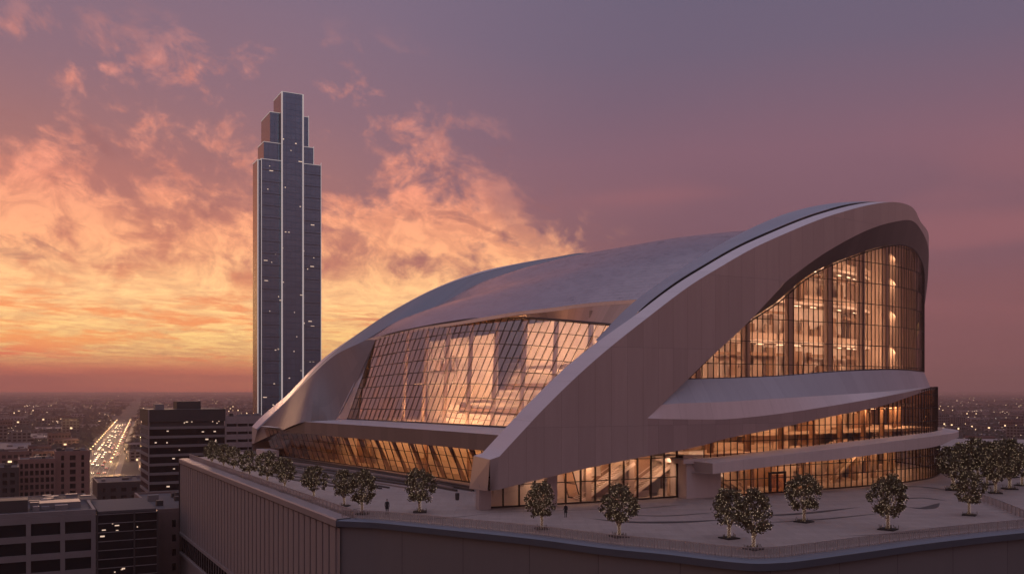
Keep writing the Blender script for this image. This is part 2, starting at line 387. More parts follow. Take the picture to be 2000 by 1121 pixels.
zT = PS.line([(1388,905),(1488,893),(1638,875),(1750,861),(1826,851),(1860,846)])
zB = PS.line([(1396,925),(1552,905),(1638,897),(1732,884),(1826,872),(1860,858)])
z2 = P2.line([(1373,895),(1488,884),(1600,869),(1675,861),(1750,854),(1822,842)])

arena = thing('arena', (ORG[0] + 50, ORG[1] + 70, 0), 'huge pale metal arena with sweeping arches and glowing glass walls on the terrace', 'arena')
SEND = float(PA.s[-1])

# ---- near arch: outer face, cap, slot, inner face, nose
def srange(a, b, st=1.3): return np.linspace(a, b, max(2, int((b - a) / st) + 1))
arch = MB(); cap = MB()
def strip(mb, plan0, f0, plan1, f1, qs, nz=1, flip=False):
    """ruled strip between two height profiles on two walls, UV = metres along and up"""
    prev = None
    for q in qs:
        r = q / plan0.s[-1]; a = plan0.at(q, f0(q)); b = plan1.at(q * plan1.s[-1] / plan0.s[-1] if plan1 is not plan0 else q, f1(q))
        if prev is not None:
            q0, a0, b0 = prev; h0 = np.linalg.norm(b0 - a0); h = np.linalg.norm(b - a)
            za, zb = (a0[2], b0[2]), (a[2], b[2])
            uvs = [(q0, za[0]), (q, zb[0]), (q, zb[0] + h), (q0, za[0] + h0)]
            P = [a0, a, b, b0]
            mb.quad(P[::-1] if flip else P, uvs[::-1] if flip else uvs)
        prev = (q, a, b)
zAs = zA
strip(arch, PA, zE, PA, zA, srange(0, sO))
strip(arch, PA, zC, PA, zA, srange(sO, SEND))
capw = lambda q: ease(15.5, 24, 6.0, 2.1)(q)
PCAP = PA.off(capw)
strip(cap, PA, zA, PCAP, lambda q: zA(q) + .12, srange(0, ST + 40))
a0, b0 = PA.at(0, zA(0)), PCAP.at(0, zA(0) + .12); a1, b1 = PA.at(0, zE(0)) - np.array([.3, .1, 0]), PCAP.at(0, 2.55) - np.array([.6, .2, 0])
nz = MB(); nz.quad([b1, a1, a0, b0], [(0, 0), (6, 0), (6, 4), (0, 4)]); obj('arch_nose', nz, ARCH, arena)
strip(arch, PA, zE, PA.off(lambda q: 6.0), lambda q: zE(q) + .1, srange(0, 37), flip=True)       # underside
PIN = PA.off(lambda q: 6.0)
strip(arch, PCAP, lambda q: zA(q) + .12, PIN, lambda q: max(2.55, zA(q) - 9 if q > 9 else 2.55), srange(0, 30))
inn = MB(); strip(inn, PA, zC, PG, zD, srange(PA.hit(1346, 738)[0], SEND, 1.0), flip=True)         # deep reveal of the opening
obj('near_arch', arch, ARCH, arena, True, True).name = 'arch'
obj('arch_cap', cap, CAP, arena, True, True)
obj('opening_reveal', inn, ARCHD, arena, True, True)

# ---- band behind the slot
Rl = [px(1163, 664, 18.5, 1), px(1247, 586, 28, 4), px(1361, 502, 43, 7), px(1453, 452, 56.5, 11), px(1535, 417, 72.5, 17), px(1590, 408, 85, 22), px(1638, 414, 93.5, 24), W(106, 27, 50), W(113, 32, 44)]
Rl = cr(Rl, 10)
Rq = rs(Rl, 60)
gw_ = lambda q: ease(19, 27, .17, 1.22)(q) * ease(ST - 38, ST - 12, 1, .1)(q)
Sq = []
for i, t in enumerate(np.linspace(0, 1, 60)):
    q = 19 + t * (ST + 8 - 19); Sq.append(PA.at(q, zA(q) + .12 + ease(19, 27, 0, .75)(q) * ease(ST - 38, ST - 14, 1, 0)(q), capw(q) + gw_(q) - .02))
Sq = np.array(Sq)
band = MB(); rows = []
for k in range(9):
    t = k / 8; rows.append(Sq * (1 - t) + Rq * t + np.array([0, 0, .9]) * (4 * t * (1 - t)) * np.linspace(0, 1, 60)[:, None])
band.grid(np.array(rows).transpose(1, 0, 2)); obj('roof_edge_band', band, BAND, arena, True, True)
slot = MB(); qs_ = [19 + t * (ST + 8 - 19) for t in np.linspace(0, 1, 60)]
slot.grid(np.array([[PA.at(q, zA(q) + .1, capw(q) - .02), PA.at(q, zA(q) - 1.2, capw(q) - .02), PA.at(q, zA(q) - 1.2, capw(q) + gw_(q)), PA.at(q, zA(q) + .1 + ease(19, 27, 0, .74)(q) * ease(ST - 38, ST - 14, 1, 0)(q), capw(q) + gw_(q))] for q in qs_]))
obj('shaded_slot', slot, DARKC, arena, True)  # slot lining coloured dark for the shadow beneath the raised band

# ---- brow under the great opening
brow = MB(); strip(brow, PB, zGl, PB, zF, srange(sO, SEND - 2)); strip(brow, PB, zGl, P2, lambda q: zGl(q) + .25, srange(sO, SEND - 2), flip=True)
obj('fascia', brow, ARCHB, arena, True, True)
sil = MB(); strip(sil, PB, zF, PI, zI, srange(sO, SEND - 2)); obj('sill', sil, CAP, arena, True, True)
sil = MB(); strip(sil, PI, zI, PG, zH, srange(sO, SEND - 2)); obj('sill', sil, SILL, arena, True, True)
# ---- walkway slab
slab = MB(); q0 = PS.hit(1392, 905)[0]; qs_ = srange(q0, float(PS.s[-1]) - 2)
strip(slab, PS, zB, PS, zT, qs_); strip(slab, PS, zT, P0.off(lambda q: 1), lambda q: zT(q) + .12, qs_); strip(slab, PS, zB, P0.off(lambda q: 1), lambda q: zB(q) - .05, qs_, flip=True)
e0, e1 = PS.at(q0, zB(q0)), PS.at(q0, zT(q0)); g1 = P0.at(q0 - 1.5, zT(q0) + .12, 1); g0 = P0.at(q0 - .5, zB(q0) - .05, 1)
slab.quad([g0, e0, e1, g1]); obj('walkway_slab', slab, SLABM, arena, True, True)

# ---- curtain walls with mullions
def cwall(plan, qa, qb, dq, zb, zt, levels, mw=.13, md=.3, jit=.02, glassm=PANE, name='curtain_wall', hw=.12, lean=None, every=1):
    """glazed wall standing on a plan curve: every pane its own quad, bars in front"""
    n = max(2, int(round((qb - qa) / dq))); qs = np.linspace(qa, qb, n + 1); g = MB(); b = MB()
    P = lambda q, z: plan.at(q, z, lean(q, z) if lean else 0)
    for i in range(n):
        q0, q1 = qs[i], qs[i + 1]; nn = plan.n((q0 + q1) / 2)
        for k in range(len(levels) - 1):
            L, U = levels[k], levels[k + 1]
            c = lambda q, z: min(max(z, zb(q)), zt(q))
            zz = [c(q0, L), c(q1, L), c(q1, U), c(q0, U)]
            if max(zz[3] - zz[0], zz[2] - zz[1]) < .02: continue
            tx, ty, o = (rnd.uniform(-jit, jit) for _ in range(3))
            g.quad([P(q0, zz[0]) + nn * (o - tx - ty), P(q1, zz[1]) + nn * (o + tx - ty), P(q1, zz[2]) + nn * (o + tx + ty), P(q0, zz[3]) + nn * (o - tx + ty)])
            if U < max(zt(q0), zt(q1)) and U > min(zb(q0), zb(q1)): b.bar(P(q0, U) - nn * .06, P(q1, U) - nn * .06, nn, hw, md * .6)
        if zt(q0) - zb(q0) > .2 and i % every == 0: b.bar(P(q0, zb(q0)) - nn * .1, P(q0, zt(q0)) - nn * .1, nn, mw, md)
        for f in (zb, zt): b.bar(P(q0, f(q0)) - nn * .04, P(q1, f(q1)) - nn * .04, nn, .2, md)
    w = obj(name, g, glassm, arena); obj('mullion_grid', b, MULL, w); return w
H0 = PG.hit(1346, 738)[0]
cwall(PG, H0 - 1, float(PG.s[-1]) - 12, 1.12, lambda q: zH(q) - .1, zD, [16.5 + 3.55 * i for i in range(10)], jit=.018, mw=.11, md=.10, hw=.12)
cwall(P2, P2.hit(1374, 890)[0], float(P2.s[-1]) - 4, 1.3, lambda q: z2(q) - .1, lambda q: zGl(q) + .4, [5.5, 8.2, 10.4, 12.8, 15.2, 18], jit=.02, glassm=PANEL, mw=.11, md=.14)
cwall(P0, P0.hit(1412, 970)[0], float(P0.s[-1]) - 4, 1.35, lambda q: .12, lambda q: zB(q) + .1, [0.1, 2.4, 4.2, 8], jit=.02, glassm=PANEL, mw=.11, md=.14)
PW = PA.off(lambda q: 4.2)
cwall(PW, 1.2, 34.5, 2.35, lambda q: .12, lambda q: zE(q) + 1.2, [.1, 3.1, 6.0, 9.5], jit=.01, glassm=PANE, mw=.15)

# ---- entrance block and columns under the arch
blk = MB(); c0 = np.array([25.9, 136.0]); c1 = np.array([31.6, 138.6]); m_ = (c0 + c1) / 2 + wa * 3.2
blk.box((m_[0], m_[1], 2.6), (6.2, 6.4, 5.2), c1 - c0); obj('entrance_block', blk, SLABM, arena)
blk = MB(); blk.box((m_[0] - .2, m_[1] - .2, 5.55), (7.6, 7.4, .7), c1 - c0); obj('block_roof', blk, SLABM, arena)
def column(q, w=1.5, off=3.0, z0=0, z1=7, m=ARCH, plan=PA):
    p = plan.at(q, 0, off); c = MB(); t = plan.n(q); c.box((p[0], p[1], (z0 + z1) / 2), (w, w * .8, z1 - z0), (t[1], -t[0])); return obj('column', c, m, arena)
column(PA.hit(946, 960)[0] + .4, 1.7, 3.4, 0, 3.4); column(PA.hit(1095, 950)[0], 1.5, 3.2, 0, 5.4)
# doorway in the ground floor
dq_ = P0.hit(1515, 960)[0]; dn = P0.n(dq_); dp = P0.at(dq_, 0, -.35); dax = (dn[1], -dn[0])
door = MB()
for dx, w_, z_, h_ in ((-1.6, .25, 1.5, 3.0), (1.6, .25, 1.5, 3.0), (0, 3.45, 3.1, .3), (0, .12, 1.45, 2.9)):
    door.box((dp[0] + dax[0] * dx, dp[1] + dax[1] * dx, z_ + .1), (w_, .3, h_), dax)
dr = obj('entrance_door', door, MULL, arena)
leaf_ = MB()
for dx in (-.8, .8): leaf_.box((dp[0] + dax[0] * dx, dp[1] + dax[1] * dx, 1.5), (1.45, .06, 2.75), dax)
obj('door_leaf', leaf_, PANEL, dr)

# ---- inside the drum and the base
def roofq(z):
    return float(next((q for q in np.linspace(0, ST, 400) if zA(q) > z + 3.0), ST))
def ring(off0, off1, z, th, qa, qb, m, name='floor_slab'):
    qa = max(qa, roofq(z))
    mb = MB(); qs = srange(qa, qb, 2.5)
    mb.grid(np.array([[PA.at(q, z, off0), PA.at(q, z, off1), PA.at(q, z - th, off1), PA.at(q, z - th, off0), PA.at(q, z, off0)] for q in qs]))
    return obj(name, mb, m, arena, True)
def wall_ring(off, z0, z1, qa, qb, m, name='interior_wall'):
    mb = MB(); qs = srange(qa, qb, 2.0); mb.grid(np.array([[PA.at(q, z0, off), PA.at(q, max(z0 + .5, min(z1, zA(q) - 3.5)), off)] for q in qs])); return obj(name, mb, m, arena, True)
Q1 = ST - 3; Q2 = ST + 16
ring(3.6, 15, 17.2, .5, 22, Q1, INT_S); ring(3.2, 13, 6.3, .4, 33, Q2, INT_S); ring(2.4, 13, 13.3, .3, 22, Q2, INT_S)
ring(10.5, 15, 24.5, .5, 30, Q1, INT_S); ring(10.5, 15, 31.5, .5, 34, Q1, INT_S); ring(10.5, 15, 38.0, .5, 44, Q1, INT_S)
wall_ring(15, 17.2, 47, 30, Q1, INT_W); wall_ring(12, 6.3, 13.2, 30, Q2, INT_W); wall_ring(11, 0, 6.0, 17, Q2, INT_W)
mb = MB(); mb.grid(np.array([[PA.at(Q1, 17.2, 2.2), PA.at(Q1, 44, 2.2)], [PA.at(Q1, 17.2, 15), PA.at(Q1, 44, 15)]])); obj('interior_wall', mb, INT_C, arena)
mb = MB(); pw = [PA.at(1.6, 0, 4.6), PA.at(8, 0, 6.3), PA.at(17, 0, 11)]; mb.grid(np.array([[p, p + [0, 0, h]] for p, h in zip(pw, (2.6, 4.4, 6))])); obj('interior_wall', mb, INT_W, arena)
for q in srange(37, Q1 - 3, 9.5): column(q, 1.15, 5.0, 17.2, max(18, zD(q * PG.s[-1] / PA.s[-1]) + 2), INT_C)
for q in srange(18, Q2 - 4, 7.5): column(q, .9, 6.4, 0, 6.0, INT_C)
for q in srange(38, Q2 - 4, 7.5): column(q + 2, .8, 5.2, 6.3, 13.0, INT_D)
def fins(off, z0, z1, qa, qb, n, m, name, wr=(1.0, 4.5), hr=(.4, 1.0)):
    """irregular wall panels and counters inside: each a wide thin box"""
    qa = max(qa, roofq(z1))
    for _ in range(n):
        q = rnd.uniform(qa, qb); w_ = rnd.uniform(*wr); h = (z1 - z0) * rnd.uniform(*hr); p = PA.at(q, 0, off - rnd.uniform(0, .8)); t = PA.n(q)
        mb = MB(); mb.box((p[0], p[1], z0 + h / 2), (w_, .3, h), (t[1], -t[0])); obj(name, mb, m, arena)
for z0_, z1_ in ((17.3, 24), (24.6, 31), (31.6, 37.6), (38.1, 43)):
    fins(14.4, z0_, z1_, 34, Q1 - 2, 13, INT_D, 'wall_panel', (.6, 3.0), (.3, 1.0)); fins(14.2, z0_, z1_, 34, Q1 - 2, 9, INT_C, 'wall_panel', (.6, 4.0), (.3, 1.0))
    fins(10.9, z0_, z0_ + 1.15, 34, Q1 - 2, 12, INT_C, 'balustrade', (4, 7), (.8, 1))
for z0_ in (17.3, 24.6, 31.6):
    fins(12.5, z0_ + 4.6, z0_ + 5.2, 36, Q1 - 2, 12, INT_D, 'beam', (3, 9), (.7, 1))
fins(11, 6.4, 13, 34, Q2, 18, INT_D, 'wall_panel'); fins(10, 0, 6, 18, Q2, 24, INT_D, 'wall_panel'); fins(8, 0, 1.2, 16, Q2, 12, INT_W, 'counter'); fins(8, 6.4, 7.5, 36, Q2, 12, INT_W, 'counter')
def stairs(p, d, n, rise=.2, run=.34, w=2.6):
    """open flight: treads between two stringers"""
    d = np.array(d, float); d /= np.linalg.norm(d); mb = MB(); x = np.array([-d[1], d[0]])
    for i in range(n):
        c = np.array(p[:2]) + d * run * i; mb.box((c[0], c[1], p[2] + rise * (i + 1)), (run * 1.1, w, .09), d)
    for sgn in (-1, 1):
        a = np.array([p[0] + x[0] * sgn * w / 2, p[1] + x[1] * sgn * w / 2, p[2]]); b = a + np.array([d[0] * run * n, d[1] * run * n, rise * n]); mb.bar(a, b, (0, 0, 1), .15, .5)
        mb.bar(a + np.array([0, 0, 1]), b + np.array([0, 0, 1]), (0, 0, 1), .07, .07)
    return obj('staircase', mb, INT_S, arena)
for q, dirn in ((17, 1), (25, 1), (48, -1), (70, 1)):
    t = PA.n(q); stairs(tuple(PA.at(q, 0, 7.5)), (t[1] * dirn, -t[0] * dirn), 26)

# ---- front: ledge, slanted glass, lower glass
PFB = Plan([(17.2, -1.5), (16.5, 10), (15.5, 27), (13.5, 58), (10.2, 91)]); PFT = Plan([(26.6, -2.5), (26, 3), (25, 27), (22, 58), (18, 93)])
front_b = [PFB.at(PFB.s[-1] - s_, 0) for s_ in np.linspace(0, PFB.s[-1], 50)]
# bottom edge: the sill rises a little towards the near arch
fb = np.array([[p[0], p[1], 9.35 + .55 * i / 49] for i, p in enumerate(front_b)])
tp = [PFT.at(PFT.s[-1] - s_, 0) for s_ in np.linspace(0, PFT.s[-1], 50)]
tx_ = [735, 780, 850, 900, 940, 985, 1040, 1100, 1180, 1260]; ty_ = [660, 648, 634, 626, 621.5, 620, 622, 626, 633, 641]
ft = np.array([[p[0], p[1], EYE + (HY - np.interp(1000 + F * p[0] / p[1], tx_, ty_)) * p[1] / F] for p in tp])
NF, NR = 42, 8
A_, B_ = rs(fb, NF + 1), rs(ft, NF + 1)
G_ = np.array([[A_[i] * (1 - k / NR) + B_[i] * (k / NR) for k in range(NR + 1)] for i in range(NF + 1)])
g = MB(); b = MB()
for i in range(NF):
    for k in range(NR):
        c = [G_[i, k], G_[i + 1, k], G_[i + 1, k + 1], G_[i, k + 1]]; nn = np.cross(c[1] - c[0], c[3] - c[0]); nn /= np.linalg.norm(nn)
        tx, ty, o = rnd.gauss(0, .022), rnd.gauss(0, .022), 0
        g.quad([c[0] + nn * (-tx - ty), c[1] + nn * (tx - ty), c[2] + nn * (tx + ty), c[3] + nn * (-tx + ty)])
        if k: b.bar(G_[i, k] + nn * .08, G_[i + 1, k] + nn * .08, nn, .085, .08)
    b.bar(G_[i, 0] + nn * .08, G_[i, NR] + nn * .08, nn, .08, .08)
    b.bar(G_[i, 0], G_[i + 1, 0], nn, .35, .4); b.bar(G_[i, NR], G_[i + 1, NR], nn, .3, .4)
w_ = obj('curtain_wall', g, PANEF, arena); obj('mullion_grid', b, MULL, w_)

PFL = Plan([(17, -2), (15, 10), (13.5, 22), (12.6, 32), (9, 58), (4, 90), (0, 112), (-1, 124)])
LF = float(PFL.s[-1])
PFF = Plan([(12, -4), (10.5, 8), (9.3, 22), (8.4, 32), (5, 58), (0, 90)])
led = MB(); n_ = 40
fo = rs([PFF.at(s_, 9.0) for s_ in np.linspace(0, PFF.s[-1], n_)], n_); fu = fo.copy(); fu[:, 2] = 6.3
inn_ = rs([PFB.at(s_, 9.85 - .5 * s_ / PFB.s[-1]) for s_ in np.linspace(0, PFB.s[-1], n_)], n_)
und = rs([PFL.at(s_, 6.5, .6) for s_ in np.linspace(0, 93, n_)], n_)
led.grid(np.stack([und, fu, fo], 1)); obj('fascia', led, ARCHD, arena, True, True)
led = MB(); led.grid(np.stack([fo, inn_], 1)); obj('ledge', led, CAP, arena, True, True)
cwall(PFL, 4, LF - 8, 2.5, lambda q: .1, lambda q: 6.55, [0.1, 2.3, 4.5, 6.6], jit=.03, glassm=PANEL, lean=lambda q, z: z * .36, mw=.12, md=.15)
# leaning struts behind the lower glass
for q in srange(10, LF - 14, 6.5):
    mb = MB(); mb.bar(PFL.at(q, 0, -1.4), PFL.at(q + 1.5, 6.4, 1.0), (0, 0, 1), .55, .7); obj('strut', mb, INT_C, arena)
mb = MB(); qs_ = srange(0, LF, 3); mb.grid(np.array([[PFL.at(q, 0, -7), PFL.at(q, 9.0, -7)] for q in qs_])); obj('interior_wall', mb, INT_W, arena, True)
mb = MB(); mb.grid(np.array([[PFL.at(q, 6.9, 1), PFL.at(q, 6.9, -7)] for q in qs_])); obj('ceiling', mb, INT_W, arena, True)
for _ in range(26):
    q = rnd.uniform(4, LF - 4); h = rnd.uniform(2, 6.2); p = PFL.at(q, 0, -6 + rnd.uniform(0, 1.5)); t = PFL.n(q)
    mb = MB(); mb.box((p[0], p[1], h / 2), (rnd.uniform(.8, 3.5), .4, h), (t[1], -t[0])); obj('wall_panel', mb, rnd.choice([INT_D, INT_D, INT_C]), arena)
# far lobby box and its little balcony
mb = MB(); p = W(-2.5, 114, 0); mb.box((p[0], p[1], .75), (9, 3.4, 1.5), wa); obj('balcony', mb, SLABM, arena)

# seating bowl behind the front glass
for k in range(13):
    mb = MB(); r0 = 22 + k * 1.7; zz = 8 + k * .9 + k * k * .035; P = []
    for th in np.linspace(-1.25, 1.25, 30):
        c = (78, 62); f = lambda r: W(c[0] - (58 - r + 22) * math.cos(th) * .95, c[1] + (58 - r + 22) * math.sin(th) * 1.02, 0)
        a_, b_ = f(r0), f(r0 + 1.7); P.append([a_ + [0, 0, zz - 2.5], a_ + [0, 0, zz], b_ + [0, 0, zz]])
    mb.grid(np.array(P)); obj('seating_tier', mb, SEAT if k % 4 else INT_D, arena, True)
def fslab(u0, u1, v0, v1, z, th=.5, m=INT_S, name='floor_slab'):
    mb = MB(); p = W((u0 + u1) / 2, (v0 + v1) / 2, z - th / 2); mb.box(p, (u1 - u0, v1 - v0, th), ua); return obj(name, mb, m, arena)
fslab(18, 100, 4, 118, 8.9, .5)
fslab(26, 36, 6, 34, 15.0); fslab(27, 37, 6, 38, 20.5); fslab(28, 32, 66, 94, 17.6, .3)
for v in (14, 24, 34, 44, 54, 64, 74, 84): mb = MB(); p = W(26 - v * .06, v, 0); mb.tube([p + [0, 0, 8.9], p + [1.2 * ua[0], 1.2 * ua[1], 29]], .45, 10); obj('column', mb, INT_C, arena)
fslab(39, 40, 0, 60, 30, 21, INT_W, 'interior_wall'); fslab(33, 34, 62, 98, 28, 19, INT_W, 'interior_wall')
for _ in range(26):
    v = rnd.uniform(6, 92); z0 = rnd.choice([9, 9, 15, 20.5]); u = (38.6 if v < 60 else 32.6) - rnd.uniform(0, 1.5); h = rnd.uniform(1.5, 5)
    if z0 > 9 and 38 < v < 66: continue
    fslab(u - .2, u, v, v + rnd.uniform(1, 6), z0 + h, h, rnd.choice([INT_D, INT_C, INT_W]), 'wall_panel')

# ---- far arch
QA = Plan([(u, 128 - v) for u, v in push([(-2,-5),(15,-6.5),(30,-7),(50,-6.5),(68,-4.5),(82,-.5),(93,6),(101,14),(107,24),(110,36)], 5.7)])
sil_px = [(492,833),(509,815),(537,791),(564,768),(628,703),(700,651),(770,605),(850,563),(930,533),(1000,517),(1080,503),(1150,494)]
def hitQ(x, y):
    k = int(np.argmax(QA.px)); q = np.interp(x, QA.px[:k + 1], QA.s[:k + 1]); return QA.at(q, EYE + (HY - y) * QA.at(q)[1] / F)
Aq = [hitQ(*p) for p in sil_px] + [W(108, 115, 55), W(116, 100, 44)]
Bq = [px(511, 840, -2, 127), px(553, 787, 4, 122), px(593, 746, 8, 118), px(655, 695, 13, 110), px(719, 664, 17, 98)]
Bf = [px(846, 600, 41, 112), px(950, 550, 57, 115), px(1050, 521, 73, 116), px(1150, 498, 90, 114), W(106, 108, 52), W(113, 98, 43)]
Bs = cr(Bq + [px(790, 624, 29, 106)] + Bf, 8)
At, Bt = rs(cr(Aq, 8), len(Bs)), Bs
# pair the two edges by their progress along the axis so that the top stays level across
top = MB(); edg = MB()
fr_ = np.array([ease(4, 36, .85, .10)((p[0] - ORG[0]) * ua[0] + (p[1] - ORG[1]) * ua[1]) for p in At])[:, None]
Em = At * (1 - fr_) + Bt * fr_ + [0, 0, .12]
edg.grid(np.stack([At, Em], 1)); obj('arch_edge', edg, CAP, arena, True, True)
top.grid(np.stack([Em - [0, 0, .06], Em * .5 + Bt * .5 + [0, 0, .2], Bt], 1)); obj('arch_cap', top, BANDD, arena, True, True)
low = [W(-2, 130.5, 2.2), px(540, 846, -1, 112), W(0, 90, 9.0), px(650, 822, 7, 90), px(735, 660, 18, 93)]
lip = rs(cr(low, 10), 33)
Bn = Bs[:33]
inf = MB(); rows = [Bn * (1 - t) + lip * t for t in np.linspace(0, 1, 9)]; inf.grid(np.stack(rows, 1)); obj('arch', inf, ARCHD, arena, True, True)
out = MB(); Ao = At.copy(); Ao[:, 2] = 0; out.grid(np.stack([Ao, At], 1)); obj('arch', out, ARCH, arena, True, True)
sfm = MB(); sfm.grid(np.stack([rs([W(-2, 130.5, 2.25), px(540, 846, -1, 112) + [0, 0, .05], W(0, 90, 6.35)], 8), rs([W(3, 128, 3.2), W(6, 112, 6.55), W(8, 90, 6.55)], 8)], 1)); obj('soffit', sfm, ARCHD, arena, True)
mb = MB(); mb.quad([px(540, 846, -1, 112), W(0, 90, 6.3), W(0, 90, 9.02)]); obj('fascia', mb, ARCHD, arena)
nose = MB(); nose.quad([W(-2, 133, 2), W(-2, 130.5, 2.2), Bn[0], At[0]]); nose.quad([W(-2, 133, 2), W(-2, 133, 2) + [3, 2, 3], W(2, 118, 5.2), W(-2, 130.5, 2.2)]); obj('arch_nose', nose, CAP, arena)
# pale panel between the arch and the glass edge
crv = cr([px(650, 822, 7, 90), px(674, 770, 10.5, 91.5), px(712, 716, 14.5, 93), px(735, 660, 18, 93)], 8); edge = rs([fb[0], ft[0]], len(crv))
sp = MB(); sp.grid(np.stack([crv, edge], 1)); obj('side_panel', sp, CAP, arena, True, True)

# ---- roof shell of many slightly uneven panels
fe_px = [(719,665),(771,650),(843,637),(896,629),(950,620),(1010,610),(1071,603),(1151,593),(1247,586)]
PFE = Plan([(17, 98), (20, 75), (22.5, 45), (25.5, 20), (28, 4)])
def hitP(P, x, y):
    o = np.argsort(P.px); q = np.interp(x, P.px[o], P.s[o]); p = P.at(q); return P.at(q, EYE + (HY - y) * p[1] / F)
FE = rs(cr([Bq[-1]] + [hitP(PFE, *p) for p in fe_px[1:-1]] + [Rl[10]], 8), 61)
far_e = rs(cr([Bq[-1], px(790, 624, 29, 106)] + Bf, 10), 81); near_e = rs(Rl[10:], 81); near_e[:, 2] -= np.array([ease(40, 90, 0, 4.2)((p[0] - ORG[0]) * ua[0] + (p[1] - ORG[1]) * ua[1]) for p in near_e])
NU, NV = 81, 61
back_e = rs(cr([far_e[-1], W(122, 65, 38), near_e[-1]], 20), NV)
RP = np.zeros((NU, NV, 3))
for i in range(NU):
    b_ = i / (NU - 1)
    for j in range(NV):
        t = j / (NV - 1)
        RP[i, j] = (1 - t) * far_e[i] + t * near_e[i] + (1 - b_) * FE[j] + b_ * back_e[j] - ((1 - t) * (1 - b_) * far_e[0] + t * (1 - b_) * near_e[0] + (1 - t) * b_ * far_e[-1] + t * b_ * near_e[-1])
        RP[i, j, 2] += ROOFB * math.sin(math.pi * t) * math.sin(math.pi * b_) if (ROOFB := 4.0) else 0
roof = MB()
for i in range(NU - 1):
    for j in range(NV - 1):
        c = [RP[i, j], RP[i, j + 1], RP[i + 1, j + 1], RP[i + 1, j]]; tx, ty = rnd.gauss(0, .004), rnd.gauss(0, .004)
        z = np.array([0, 0, 1.]); roof.quad([c[0] + z * (-tx - ty), c[1] + z * (tx - ty), c[2] + z * (tx + ty), c[3] + z * (-tx + ty)], [(j * 2, i * 1.3), (j * 2 + 2, i * 1.3), (j * 2 + 2, i * 1.3 + 1.3), (j * 2, i * 1.3 + 1.3)])
obj('roof', roof, SHELL, arena)
und = MB(); und.grid(RP[::4, ::4] - np.array([0, 0, .6])); obj('ceiling', und, INT_D, arena, True)
lipm = MB(); lipm.grid(np.stack([FE + [0, 0, .1], FE - [0, 0, .55]], 1)); obj('roof_edge', lipm, CAP, arena, True, True)
sof = MB(); fts = rs(ft[:46], 61); sof.grid(np.stack([FE - [0, 0, .5], fts], 1)); obj('soffit', sof, COPPER, arena, True, True)
# rear and side enclosure
rear = MB(); pl = [W(113, 32, 0), W(121, 60, 0), W(116, 100, 0), W(108, 118, 0)]
pp = rs(pl, 12); pt = pp.copy(); pt[:, 2] = 44; rear.grid(np.stack([pp, pt], 1)); obj('rear_wall', rear, ARCH, arena)

# ---- lamps inside the arena (the light that fills the glass walls)
def lamp(p, sx, sy, e, aim=(0, 0, -1), c=(1, .64, .43)):
    l = bpy.data.lights.new('interior_lamp', 'AREA'); l.shape = 'RECTANGLE'; l.size = sx; l.size_y = sy; l.energy = e; l.color = c
    o = bpy.data.objects.new('interior_lamp', l); col.objects.link(o); o.parent = arena; o.location = np.array(p) - BASE[arena.name]
    o.rotation_euler = Vector(aim).to_track_quat('-Z', 'Y').to_euler(); return o
down = lambda n, k=.7: (n[0], n[1], -k)
for q in srange(33, Q1 - 4, 11):
    for z_, e_ in ((23.7, 500), (30.7, 460), (37.0, 430), (43.0, 440)):
        if zA(q) - 4.5 > z_: lamp(PA.at(q, z_, 6.2), 8, 1.2, e_, down(PA.n(q)))
        elif zA(q) - 4.5 > z_ - 5: lamp(PA.at(q, zA(q) - 4.5, 6.2), 8, 1.2, e_ * .7, down(PA.n(q)))
for q in srange(36, Q2 - 4, 11): lamp(PA.at(q, 12.7, 4.4), 8, 1.0, 520, down(PA.n(q), .9))
for q in srange(18, Q2 - 4, 11): lamp(PA.at(q, 5.7, 4.8), 8, 1.0, 480, down(PA.n(q), .9))
lamp(PA.at(9, 4.3, 5.2), 7, .8, 110)
for q in srange(8, LF - 22, 12): lamp(PFL.at(q, 6.5, -1.5), 9, 1.0, 330, down(-PFL.n(q), 1.0), (1, .58, .30))
for v in (9, 23, 37, 51): lamp(W(27.5, v, 27.0), 11, 1.5, 1300, (ua[0], ua[1], -.6)); lamp(W(21, v, 9.6), 10, 1.0, 900, (ua[0], ua[1], .5), (1, .60, .34))  # each pair adds a floor-level lamp aimed up to brighten the lower glass
for v in (59, 69, 79, 89): lamp(W(22.5, v, 23.5), 4, 1.2, 900, (ua[0], ua[1], -.5)); lamp(W(20.5, v, 9.6), 4, 1.0, 1500, (ua[0], ua[1], .55), (1, .58, .30))
for v in (12, 26): lamp(W(29, v, 14.2), 10, 1, 500, (ua[0], ua[1], -.8)); lamp(W(30, v, 19.8), 10, 1, 450, (ua[0], ua[1], -.8))
# rows of small bright fittings
for z_, off in ((23.9, 12.5), (30.9, 12.5), (37.4, 12.5), (12.6, 6), (12.6, 9)):
    for q in srange(38, Q1 - 6, 5.2):
        mb = MB(); p = PA.at(q, z_, off); t = PA.n(q)
        if q < roofq(z_ + 1) or rnd.random() < .35: continue
        mb.box(p, (1.6, .22, .12), (t[1], -t[0])); obj('ceiling_light', mb, LAMP, arena)

